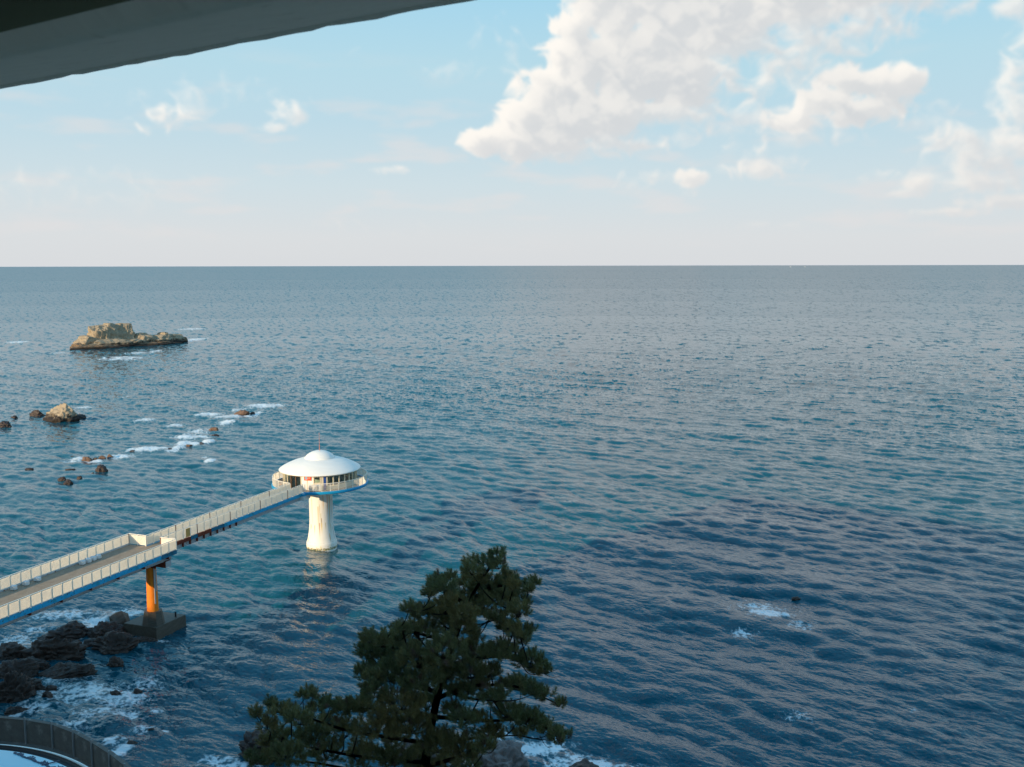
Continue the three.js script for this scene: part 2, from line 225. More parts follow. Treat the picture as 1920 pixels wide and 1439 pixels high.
// Patches of foam: [photograph x, y, half length, half height, strength, how broken up]
const FOAM = [[157, 765, 20, 2, .8, .3], [496, 762, 30, 3.4, 1.5, .2], [388, 779, 22, 2.6, 1.4, .2], [437, 783.5, 32, 3, 1.3, .3], [481, 775, 10, 4, .9, .5], [449, 768, 14, 3, .6, .6], [273, 789, 18, 2.4, .9, .4], [327, 799, 14, 2.8, 1.2, .3], [426, 794, 15, 2.6, 1.1, .3],
  [373, 809, 24, 7, .6, .7], [359, 820.5, 34, 3.4, 1.1, .3], [392, 828, 10, 3, 1.3, .3], [344, 832, 13, 4.4, 1.3, .3], [364, 833, 18, 3.6, 1.0, .4], [332, 841, 9, 4.4, 1.2, .3], [277, 844, 32, 3.4, 1.5, .2], [321, 847, 14, 3, .8, .5], [227, 855, 26, 4, .9, .6], [142, 863, 16, 5, .9, .5], [175, 866, 20, 3, .8, .6], [395, 866, 9, 3, 1.2, .3], [382, 858, 8, 3, .6, .6],
  [360, 617.5, 24, 1.3, .9, .3], [363, 638, 16, 2.6, 1.5, .2], [267, 662, 28, 1.8, .8, .4], [290, 660, 7, 2.4, 1.2, .2], [227, 672.5, 38, 3, 1.3, .3], [112, 662, 7, 1.6, .9, .3], [33, 642, 20, 1.6, 1, .3], [232, 746, 6, 2, .5, .5],
  [1444, 1155, 34, 8, 1.15, .5], [1420, 1141, 46, 11, .5, .8], [1392, 1185, 20, 7, .75, .7], [1499, 1177, 26, 9, .4, .8], [1470, 1160, 10, 4, 1.2, .3], [1500, 1345, 30, 7, .3, .9], [1710, 1330, 16, 4, .2, .9],
  [120, 1153, 70, 9, .6, .8], [230, 1150, 40, 8, .75, .7], [180, 1166, 30, 9, .8, .6], [165, 1185, 14, 14, .9, .6], [152, 1215, 8, 18, .7, .7], [70, 1180, 30, 8, .5, .8], [30, 1200, 40, 14, .45, .9],
  [150, 1255, 16, 6, 1.1, .5], [120, 1272, 50, 8, .5, .9], [90, 1300, 44, 16, .55, .85], [160, 1300, 70, 18, .7, .8], [225, 1310, 50, 18, .75, .75], [60, 1330, 40, 12, .6, .8], [36, 1338, 14, 12, 1.0, .6], [230, 1345, 30, 8, .8, .7], [285, 1333, 10, 5, .8, .6], [270, 1280, 36, 12, .4, .9], [180, 1340, 50, 14, .4, .9], [140, 1360, 30, 8, .6, .8], [226, 1412, 15, 13, 1.2, .5], [210, 1395, 16, 8, .8, .7], [260, 1372, 24, 8, .5, .8], [300, 1374, 8, 4, .7, .6], [300, 1202, 24, 5, .55, .7], [240, 1202, 18, 4, .5, .7],
  [474, 1408, 16, 10, 1.1, .5], [480, 1427, 16, 8, 1.2, .5], [400, 1428, 40, 10, .55, .8], [430, 1436, 40, 8, .7, .7], [1010, 1400, 40, 14, .9, .6], [1045, 1400, 26, 16, .7, .7], [1110, 1436, 44, 12, 1.1, .5], [1060, 1425, 50, 16, .6, .8], [940, 1372, 26, 10, 1.0, .5], [890, 1432, 30, 12, .9, .6], [1170, 1438, 40, 8, .5, .8], [760, 1390, 60, 14, .4, .8]];
{
  const A = waves(197, 1024, 60, 2.0, 0.0230, 0.12, 3, false, 0.0045), B = waves(31, 512, 2.0, 0.34, 0.0180, 0.22, 5), C = waves(17.3, 2048, 0.8, 0.08, 0.0062, 0.22, 9, true);
  // fine ripples as a normal map
  const n = C.n, px = new Uint8Array(n * n * 4);
  let v = 0; for (let i = 0; i < n * n; i++) { const sx = -C.sx[i], sz = -C.sz[i], l = 1 / Math.sqrt(1 + sx * sx + sz * sz); v += sx * sx + sz * sz; px[i * 4] = (sx * l * 0.5 + 0.5) * 255; px[i * 4 + 1] = (sz * l * 0.5 + 0.5) * 255; px[i * 4 + 2] = (l * 0.5 + 0.5) * 255; px[i * 4 + 3] = 255; }
  const ms = (w) => { let q = 0; for (let i = 0; i < w.n * w.n; i++) q += w.sx[i] ** 2 + w.sz[i] ** 2; return q / (w.n * w.n); }, hs = (w) => { let q = 0; for (const x of w.h) q += x * x; return 4 * Math.sqrt(q / w.h.length); };
  console.log('slope variance', ms(A).toFixed(4), ms(B).toFixed(4), ms(C).toFixed(4), 'wave height', hs(A).toFixed(2), hs(B).toFixed(2));
  const ripple = new THREE.DataTexture(px, n, n); ripple.wrapS = ripple.wrapT = THREE.RepeatWrapping; ripple.magFilter = THREE.LinearFilter; ripple.needsUpdate = true;

  const foam = FOAM.map(([x, y, l, h, s, broken]) => { const p = at(x, y), q = at(x + l, y), d0 = at(x, y + h), d1 = at(x, y - h); return { x: p.x, z: p.z, ux: (q.x - p.x), uz: (q.z - p.z), L: q.distanceTo(p), D: d0.distanceTo(d1) / 2, s, broken, far: -p.z > 140, R: 2.4 * Math.max(q.distanceTo(p), d0.distanceTo(d1) / 2) }; });
  for (const f of foam) { f.ux /= f.L; f.uz /= f.L; }
  // rings of points round the foot of the building, closer together near by
  const az = []; { const fine = 1190, half = 33; for (let i = 0; i <= fine; i++) az.push((-half + 2 * half * i / fine) * Math.PI / 180); for (let k = 1; k <= 16; k++) { az.push((half + k * 147 / 16) * Math.PI / 180); az.unshift(-(half + k * 147 / 16) * Math.PI / 180); } }
  const dist = []; for (let j = 0; j < 610; j++) dist.push(36 / Math.tan(mix(29.6, 8, j / 610) * Math.PI / 180)); for (let j = 0; j <= 200; j++) dist.push(36 / Math.tan(mix(8, 0.12, j / 200) * Math.PI / 180)); for (const d of [22000, 30000, 45000, 70000, 100000]) dist.push(d); dist.unshift(14, 34, 55);
  const nc = az.length, nr = dist.length, pos = new Float32Array(nc * nr * 3), nor = new Float32Array(nc * nr * 3), col = new Float32Array(nc * nr * 3), uv = new Float32Array(nc * nr * 2);
  const deepC = [0.003, 0.070, 0.104], white = [0.70, 0.76, 0.80];
  for (let j = 0; j < nr; j++) {
    const d = dist[j], step = j + 1 < nr ? dist[j + 1] - d : 20000, fa = 1 - sstep(1.6, 7, step), fb = 1 - sstep(0.5, 1.6, step), na = 1 - 0.45 * sstep(250, 800, d) - 0.27 * sstep(800, 3500, d) - 0.2 * sstep(2000, 16000, d), nb = 1 - 0.5 * sstep(180, 500, d) - 0.42 * sstep(500, 1800, d);
    for (let i = 0; i < nc; i++) {
      const a = az[i], o = j * nc + i, x = Math.sin(a) * d, z = -Math.cos(a) * d, out = Math.abs(a) > 0.577 ? 0 : 1;
      // gusts make some patches rougher than others
      const gust = 0.92 + 0.38 * noise2((x + 0.9 * z) / 60 + 5, (z - 0.6 * x) / 190) + 0.26 * noise2((x + 0.9 * z) / 13, (z - 0.6 * x) / 40 + 9);
      const hA = sample(A, 'h', x, z) * fa, hB = sample(B, 'h', x, z) * fb * gust;
      let y = (hA + hB) * out, X = x - (1.4 * sample(A, 'dx', x, z) * fa + 1.4 * sample(B, 'dx', x, z) * fb * gust) * out, Z = z - (1.4 * sample(A, 'dz', x, z) * fa + 1.4 * sample(B, 'dz', x, z) * fb * gust) * out;
      let w = 0, lift = 0;
      if (d < 620 && a < 0.3 + 0.35) for (const f of foam) {
        const dx = x - f.x, dz = z - f.z; if (dx > f.R || dx < -f.R || dz > f.R || dz < -f.R) continue;
        const e = Math.exp(-(((dx * f.ux + dz * f.uz) / f.L) ** 2) - (((-dx * f.uz + dz * f.ux) / f.D) ** 2)); if (e < 0.03) continue;
        const fs = f.far ? 1.9 : 2.8, nn = fbm2(x * fs * 0.55 + 3, z * fs * (f.far ? 0.22 : 0.4), 6, 0.66), rid = 1 - 2.6 * Math.abs(fbm2(x * fs * 0.42 + 31, z * fs * 0.36 + 7, 4, 0.6));
        w = Math.max(w, sstep(0.26, 0.72, e * f.s + f.broken * (0.75 * rid + 0.35 * nn - 0.42) + 0.85 * nn * (1 - f.broken)));
        if (f.broken < 0.45) lift = Math.max(lift, e * f.s * 0.42 * (0.7 + 0.6 * nn));
      }
      y += lift;
      pos[o * 3] = X; pos[o * 3 + 1] = y; pos[o * 3 + 2] = Z; uv[o * 2] = X / C.tile; uv[o * 2 + 1] = Z / C.tile;
      const sx = -(sample(A, 'sx', x, z) * na + sample(B, 'sx', x, z) * nb * gust), sz = -(sample(A, 'sz', x, z) * na + sample(B, 'sz', x, z) * nb * gust), l = 1 / Math.hypot(1, sx, sz);
      nor[o * 3] = sx * l; nor[o * 3 + 1] = l; nor[o * 3 + 2] = sz * l;
      for (let c = 0; c < 3; c++) col[o * 3 + c] = mix(deepC[c], white[c], w);
    }
  }
  const idx = new Uint32Array((nc - 1) * (nr - 1) * 6); let k = 0;
  for (let j = 0; j < nr - 1; j++) for (let i = 0; i < nc - 1; i++) { const a = j * nc + i, b = a + 1, c = a + nc, e = c + 1; idx[k++] = a; idx[k++] = b; idx[k++] = c; idx[k++] = b; idx[k++] = e; idx[k++] = c; }
  const g = new THREE.BufferGeometry(); g.setAttribute('position', new THREE.BufferAttribute(pos, 3)); g.setIndex(new THREE.BufferAttribute(idx, 1)); g.computeVertexNormals();
  const own = g.attributes.normal.array;
  for (let j = 0; j < nr; j++) { const t = sstep(130, 300, dist[j]); for (let i = 0; i < nc; i++) { const o = (j * nc + i) * 3; let s = 0; const q = [0, 0, 0]; for (let c = 0; c < 3; c++) { q[c] = mix(own[o + c], nor[o + c], t); s += q[c] * q[c]; } s = 1 / Math.sqrt(s); for (let c = 0; c < 3; c++) own[o + c] = q[c] * s; } }
  g.setAttribute('uv', new THREE.BufferAttribute(uv, 2)); g.setAttribute('color', new THREE.BufferAttribute(col, 3));
  // far off the waves are too fine for the net of points, so the ripples' relief takes their place
  const bands = [[0, 1, 0.03], [120, 0.9, 0.04], [170, 0.75, 0.06], [230, 0.6, 0.10], [300, 0.5, 0.13], [400, 0.45, 0.165], [520, 0.4, 0.20], [700, 0.38, 0.23], [1000, 0.36, 0.25], [1500, 0.34, 0.27], [2600, 0.32, 0.28], [5000, 0.3, 0.285]], cell = (nc - 1) * 6;
  bands.forEach(([from], b) => { const j0 = b ? dist.findIndex((d) => d >= from) : 0, j1 = b + 1 < bands.length ? dist.findIndex((d) => d >= bands[b + 1][0]) : nr - 1; g.addGroup(j0 * cell, (j1 - j0) * cell, b); });
  const water = bands.map(([, s, rough]) => new THREE.MeshPhysicalMaterial({ color: 0xffffff, vertexColors: true, roughness: rough, ior: 1.33, normalMap: ripple, normalScale: new THREE.Vector2(s, s) }));
  const sea = structure('sea', g, water); sea.userData.label = 'blue choppy sea reaching to the horizon'; sea.castShadow = false;
}
console.log('sea done');
//PART2

// ------------------------------------------------------------------ land behind and below the camera
{
  const g = new THREE.PlaneGeometry(520, 190, 104, 60); g.rotateX(-Math.PI / 2); g.translate(-40, 0, 95 - 63);
  const p = g.attributes.position;
  for (let i = 0; i < p.count; i++) {
    const x = p.getX(i), d = -p.getZ(i), n = fbm2(x * 0.05, d * 0.05, 4);
    const left = sstep(-12, -22, x), shore = mix(50, 56, left) + 3 * n - 0.1 * Math.max(0, x - 20);
    let y = mix(9, 2.2, left * sstep(14, 24, d)) * (1 - sstep(shore - 8, shore + 7, d)) - 3.0 * sstep(shore - 4, shore + 8, d) + 0.5 * n;
    // the wooded headland left of the hotel
    y += (24 * sstep(-60, -100, x) + 9 * sstep(-112, -128, x)) * Math.exp(-(((d + 6) / 22) ** 2)) * (1 - sstep(-150, -230, x)) * (1 + 0.18 * fbm2(x * 0.06 + 9, d * 0.06, 4));
    p.setY(i, y);
  }
  g.computeVertexNormals();
  structure('ground', g, std({ color: lin(0.07, 0.075, 0.04), roughness: 1 })).userData.label = 'shore and wooded headland below and left of the hotel';
}
// ------------------------------------------------------------------ the hotel: the balcony above frames the view
{
  const nx = 0.560, nd = 0.828, turn = Math.atan2(nx, nd);           // the facade looks this way
  const h = thing('hotel_building', 'hotel with a dark concrete balcony slab jutting in at the top left', 'building', [0, 0, 0], -turn);   // local -z is straight out to sea
  obj('wall', box(104, 44, 16, -27, 21, 1.2 + 8), std({ color: lin(0.45, 0.44, 0.41), roughness: 0.9 }), h);
  for (let k = 0; k < 2; k++) {
    // one balcony slab for each storey above: ceiling, edge beam with a drip groove, rough lower arris
    const y0 = 36.742 + 3.2 * k, L = 36, N = k ? 24 : 520, r = rng(70 + k);
    const prof = [[-1.25, 0.16, 0], [1.24, 0.16, 0], [1.25, 0.10, 1], [1.258, -0.17, 1], [1.27, -0.215, 1], [1.30, -0.242, 1], [1.345, -0.248, 1], [2.285, 0, 1], [2.292, 0.018, 1], [2.306, 0.018, 1], [2.313, 0.003, 1], [2.343, 0.003, 1], [2.352, 0.014, 1], [2.353, 0.42, 1], [-1.25, 0.42, 1]];
    const strip = (from, to) => { const pos = [], uv = [], idx = []; for (let i = 0; i <= N; i++) { const x = -L / 2 + L * i / N; for (let j = from; j <= to; j++) { const [q, y] = prof[j], edge = j >= 10 && j <= 12 ? 1 : 0, w = 0.004 * fbm2(x * 5, 3, 4) + 0.0035 * noise2(x * 26, 8) + 0.006 * Math.max(0, noise2(x * 2.2 + 4, 1) - 0.25); pos.push(x, y0 + y - edge * w * 1.2, -(q + edge * w * 0.6)); uv.push(x, q + y); } } const m = to - from + 1; for (let i = 0; i < N; i++) for (let j = 0; j < m - 1; j++) { const a = i * m + j, b = a + m; idx.push(a, a + 1, b, b, a + 1, b + 1); } const g = new THREE.BufferGeometry(); g.setAttribute('position', new THREE.Float32BufferAttribute(pos, 3)); g.setAttribute('uv', new THREE.Float32BufferAttribute(uv, 2)); g.setIndex(idx); g.computeVertexNormals(); return g; };
    const slab = obj('balcony_slab', strip(4, 14), M.slabUnder, h);
    obj('ceiling', strip(0, 4), M.ceiling, slab);
  }
  obj('balcony_slab', box(36, 0.25, 1.75, 0, 34.2, 0.32), M.slabUnder, h);
}

// ------------------------------------------------------------------ observation tower
{
  const C = [-24.55, 0, -123.8], face = Math.atan2(-C[0], -C[2]) , F = face;   // face: the turn towards the hotel
  const t = thing('observation_tower', 'white saucer shaped observation tower standing in the sea at the end of the footbridge', 'tower', C, F);
  // in the tower's own axes +z looks at the hotel; angle a (degrees) runs to the right as seen from there
  const D = 8.5, ring = (r, a) => [Math.sin(a * Math.PI / 180) * r, Math.cos(a * Math.PI / 180) * r];
  const lathe = (pts, seg = 96) => new THREE.LatheGeometry(pts.map((p) => new THREE.Vector2(...p)), seg);
  // column with rust streaks
  const streaks = drawn(1024, 1024, (c, W, H) => {
    c.fillStyle = '#efece4'; c.fillRect(0, 0, W, H);
    const r = rng(5);
    for (let i = 0; i < 2600; i++) { const k = 225 + r() * 25 | 0; c.fillStyle = `rgba(${k},${k - 3},${k - 12},${0.10 + 0.15 * r()})`; const w = 2 + r() * 14; c.fillRect(r() * W, r() * H, w, w * (1 + r() * 6)); }
    const X = (a) => ((a / 360 + 1) % 1) * W, Y = (y) => H - y / 8.3 * H;
    const run = (a, top, bottom, w, col, al) => { for (let k = 0; k < 26; k++) { const x = X(a) + (r() - 0.5) * w, y0 = Y(top - r() * 0.3), len = (Y(bottom) - Y(top)) * (0.35 + 0.65 * r()); const g = c.createLinearGradient(0, y0, 0, y0 + len); g.addColorStop(0, `rgba(${col},${Math.min(1, al * 0.8)})`); g.addColorStop(0.5, `rgba(${col},${Math.min(1, al * 0.5)})`); g.addColorStop(1, `rgba(${col},0)`); c.fillStyle = g; c.fillRect(x, y0, 1 + r() * 2.2, len); } };
    run(10, 8.0, 6.6, 5, '110,45,30', 0.8); run(10, 7.0, 5.2, 6, '225,160,60', 0.7); run(32, 8.2, 6.6, 5, '90,25,25', 1.2); run(32, 7.2, 4.2, 9, '220,130,60', 0.8); run(1, 4.2, 2.9, 4, '140,85,20', 1.2); run(1, 3.6, 2.0, 8, '225,190,90', 0.7);
    run(-15, 5.8, 2.0, 12, '215,170,110', 0.45); run(58, 6.6, 3.2, 5, '80,50,60', 0.9); run(66, 2.8, 1.1, 5, '70,20,30', 1.3); run(37, 2.1, 1.2, 8, '220,150,60', 0.8); run(-58, 3.3, 2.7, 10, '120,120,60', 0.8); run(-70, 1.6, 0.9, 10, '220,180,90', 0.6);
    for (let k = 0; k < 26; k++) run(r() * 360, 1 + 7 * r(), 0.6 + 3 * r(), 10, ['214,190,130', '190,120,70', '200,190,150'][k % 3], 0.2 + 0.3 * r());
    for (let k = 0; k < 500; k++) { const x = r() * W, y = Y(0.75 * r() * r() + 0.02); c.fillStyle = `rgba(${190 + 30 * r() | 0},${170 + 30 * r() | 0},${90 + 40 * r() | 0},0.38)`; c.fillRect(x, y, 4 + 20 * r(), 3 + 10 * r()); }
    for (let k = 0; k < 700; k++) { c.fillStyle = `rgba(${60 + 40 * r() | 0},${60 + 30 * r() | 0},${25 + 20 * r() | 0},0.45)`; c.fillRect(r() * W, Y(0.34 * r() ** 1.6), 3 + 14 * r(), 4 + 8 * r()); }
    for (let k = 0; k < 260; k++) { c.fillStyle = `rgba(95,90,60,${0.25 * r()})`; c.fillRect(r() * W, Y(0.98 + 0.03 * r()), 2 + 9 * r(), 3); }
  });
  const key = [[-2, 1.95], [0, 1.93], [0.35, 1.97], [0.8, 1.93], [0.95, 1.86], [1.0, 1.83], [1.5, 1.72], [2.2, 1.60], [3.2, 1.51], [4.5, 1.485], [8.3, 1.49]];
  const rad = (y) => { let i = 0; while (i < key.length - 2 && y > key[i + 1][0]) i++; return mix(key[i][1], key[i + 1][1], clamp((y - key[i][0]) / (key[i + 1][0] - key[i][0]))); };
  obj('column', lathe([...Array(70)].map((_, i) => { const y = i / 69 * 8.3; return [rad(y), y]; })), std({ map: streaks, roughness: 0.55 }), t);
  obj('column_foot', lathe([[1.9, 0.06], [1.94, -0.4], [1.95, -3]], 48), M.white, t);
  obj('saucer', lathe([[1.4, 8.12], [2.6, 8.02], [3.9, 8.0], [4.9, 8.03], [5.6, 8.09], [5.9, 8.16], [6.0, 8.22], [5.98, 8.30]]), M.white, t);
  obj('floor_slab', lathe([[5.9, 8.28], [5.9, D], [0.01, D]]), M.deck, t);
  obj('rim_band', lathe([[5.9, 8.24], [6.05, 8.24], [6.08, 8.30], [6.08, 8.54], [6.05, 8.58], [5.86, 8.58], [5.86, 8.52]]), M.band, t);
  // roof, dome, mast
  const roof = obj('roof', lathe([[4.6, 10.30], [5.0, 10.28], [5.10, 10.32], [5.14, 10.38], [5.08, 10.46], [4.8, 10.66], [4.2, 10.98], [3.5, 11.28], [2.7, 11.54], [1.86, 11.74], [0.4, 11.9]]), M.white, t);
  obj('soffit', lathe([[0.01, 10.22], [4.6, 10.24], [5.02, 10.285]]), M.white, roof);
  obj('dome', lathe([[1.90, 11.70], [1.90, 11.80], [1.84, 11.86], [1.62, 12.10], [1.3, 12.33], [0.9, 12.52], [0.45, 12.62], [0.01, 12.65]], 48), M.white, roof);
  obj('lightning_rod', [new THREE.CylinderGeometry(0.018, 0.035, 1.6, 8).translate(0, 14.05, 0), new THREE.CylinderGeometry(0.05, 0.06, 0.75, 8).translate(0, 12.95, 0), new THREE.SphereGeometry(0.05, 8, 6).translate(0, 14.86, 0)], M.mast, t);
  // the round room: 36 bays of ten degrees
  const R = 4.6, wide = 2 * R * Math.tan(5 * Math.PI / 180);
  obj('core', lathe([[1.2, D], [1.2, 10.25]], 32), M.cream, t);
  const onWall = (g, a, r = R) => { const [x, z] = ring(r, a); g.rotateY(a * Math.PI / 180); g.translate(x, 0, z); return g; };
  const bb = (w, h, d, y) => box(w, h, d, 0, y, 0);
  for (let b = 0; b < 36; b++) {
    const a = -180 + b * 10 + 5, door = a > -52 && a < -30, blank = a > -31 && a < -9, hatch = a > -9 && a < 1, blueD = a > 1 && a < 10;
    obj('window_post', onWall(bb(door ? 0.10 : 0.12, 1.72, 0.14, 9.38), a - 5), door ? M.wood : M.cream, t);
    if (blank) { obj('wall_panel', onWall(bb(wide - 0.1, 1.74, 0.08, 9.38), a, R - 0.01), M.white, t); continue; }
    if (hatch) {
      obj('wall_panel', onWall(bb(wide - 0.1, 0.95, 0.08, 8.98), a, R - 0.01), M.cream, t);
      const f = obj('window', onWall(bb(wide - 0.1, 0.10, 0.10, 10.17), a), M.cream, t); obj('pane', onWall(bb(wide - 0.1, 0.66, 0.012, 9.79), a, R - 0.02), M.glass, f); continue;
    }
    if (blueD) { const f = obj('door', onWall(bb(wide * 0.42, 1.66, 0.06, 9.34), a + 1.4, R - 0.02), M.blueDoor, t); obj('door_handle', onWall(bb(0.04, 0.14, 0.05, 9.35), a - 0.2, R + 0.03), M.steel, f); obj('wall_panel', onWall(bb(wide * 0.46, 1.72, 0.08, 9.38), a - 2.6, R - 0.01), M.cream, t); continue; }
    const f = obj('window', onWall(bb(wide - 0.12, door ? 0.10 : 0.52, 0.10, D + (door ? 0.05 : 0.26)), a), door ? M.wood : M.cream, t); obj('window_head', onWall(bb(wide - 0.12, 0.10, 0.10, 10.19), a), door ? M.wood : M.cream, f);
    obj('pane', onWall(bb(wide - 0.12, door ? 1.52 : 1.1, 0.012, door ? 9.36 : 9.58), a, R - 0.03), M.glass, f);
  }
  const signMap = drawn(256, 128, (c, W, H) => { c.fillStyle = '#e8532e'; c.fillRect(0, 0, W, H); c.fillStyle = '#9fb9cf'; c.fillRect(34, 26, 84, 72); c.fillStyle = '#7d9cc0'; c.fillRect(48, 44, 40, 40); c.fillStyle = '#f0b49c'; c.fillRect(150, 40, 70, 10); c.fillRect(150, 64, 54, 10); }, false);
  const sg = new THREE.BoxGeometry(0.92, 0.56, 0.04).toNonIndexed(); sg.translate(0, 10.02, 0);
  obj('sign_panel', onWall(sg, -19, R + 0.06), std({ map: signMap, roughness: 0.5 }), t);
  // railing round the walkway: open bars in front, sheets elsewhere; a gap where the footbridge arrives
  const RR = 5.92, bay = 10, w2 = 2 * RR * Math.tan(5 * Math.PI / 180);
  for (let b = 0; b < 34; b++) {
    const a = -18.5 + b * bay + 5, bars = true;
    obj('railing_post', onWall(bb(0.06, 1.08, 0.06, D + 0.54), a - 5, RR), M.rail, t);
    const parts = []; if (bars) for (let k = 0; k < 10; k++) parts.push(onWall(bb(0.018, 0.94, 0.03, D + 0.53).translate((k - 4.5) * w2 / 10.4, 0, 0), a, RR));
    const pn = obj('railing_panel', bars ? parts : onWall(bb(w2 - 0.06, 0.94, 0.014, D + 0.53), a, RR), bars ? M.rail : M.sheet, t); if (bars) pn.userData.kind = 'stuff';
    obj('handrail', onWall(bb(w2 + 0.01, 0.06, 0.07, D + 1.07), a, RR), M.rail, t);
  }
  obj('railing_post', onWall(bb(0.06, 1.08, 0.06, D + 0.54), 321.5, RR), M.rail, t);
  // bracket that carries the end of the footbridge
  obj('bracket', onWall(bb(2.3, 0.75, 1.6, 8.02), -28, 5.6), M.white, t);
  obj('bracket_band', onWall(bb(2.42, 0.30, 1.2, 8.33), -28, 5.85), M.band, t);
  // things on the walkway
  const unit = (a, w, label) => { const [x, z] = ring(5.35, a), q = thing('air_conditioner', label, 'air conditioner', [C[0], 0, C[2]], F, 'air conditioners on the tower deck'); const s = onWall(new RoundedBoxGeometry(w, 0.72, 0.32, 2, 0.03).translate(0, D + 0.46, 0), a, 5.3); obj('body', s, M.white, q); obj('fan_grille', onWall(new THREE.CylinderGeometry(0.24, 0.24, 0.03, 24).rotateX(Math.PI / 2).translate(-0.08, D + 0.48, 0), a, 5.475), M.grey, q); for (const k of [-1, 1]) obj('foot', onWall(bb(0.08, 0.10, 0.34, D + 0.05).translate(k * w * 0.35, 0, 0), a, 5.3), M.steel, q); return q; };
  unit(-11.5, 0.62, 'smaller white air conditioner unit on the tower deck, nearer the footbridge'); unit(-4, 0.85, 'wider white air conditioner unit on the tower deck, farther from the footbridge');
  const bag = thing('gear_heap', 'small orange and dark heap on the deck left of the tower doors', 'gear', [C[0], 0, C[2]], F);
  obj('dark_bag', onWall(new RoundedBoxGeometry(0.7, 0.34, 0.4, 2, 0.1).translate(0, D + 0.17, 0), -66, 5.3), M.dark, bag);
  obj('orange_float', onWall(new THREE.SphereGeometry(0.18, 12, 8).scale(1.5, 0.8, 1).translate(-0.08, D + 0.42, 0), -66, 5.3), M.orange, bag);
}

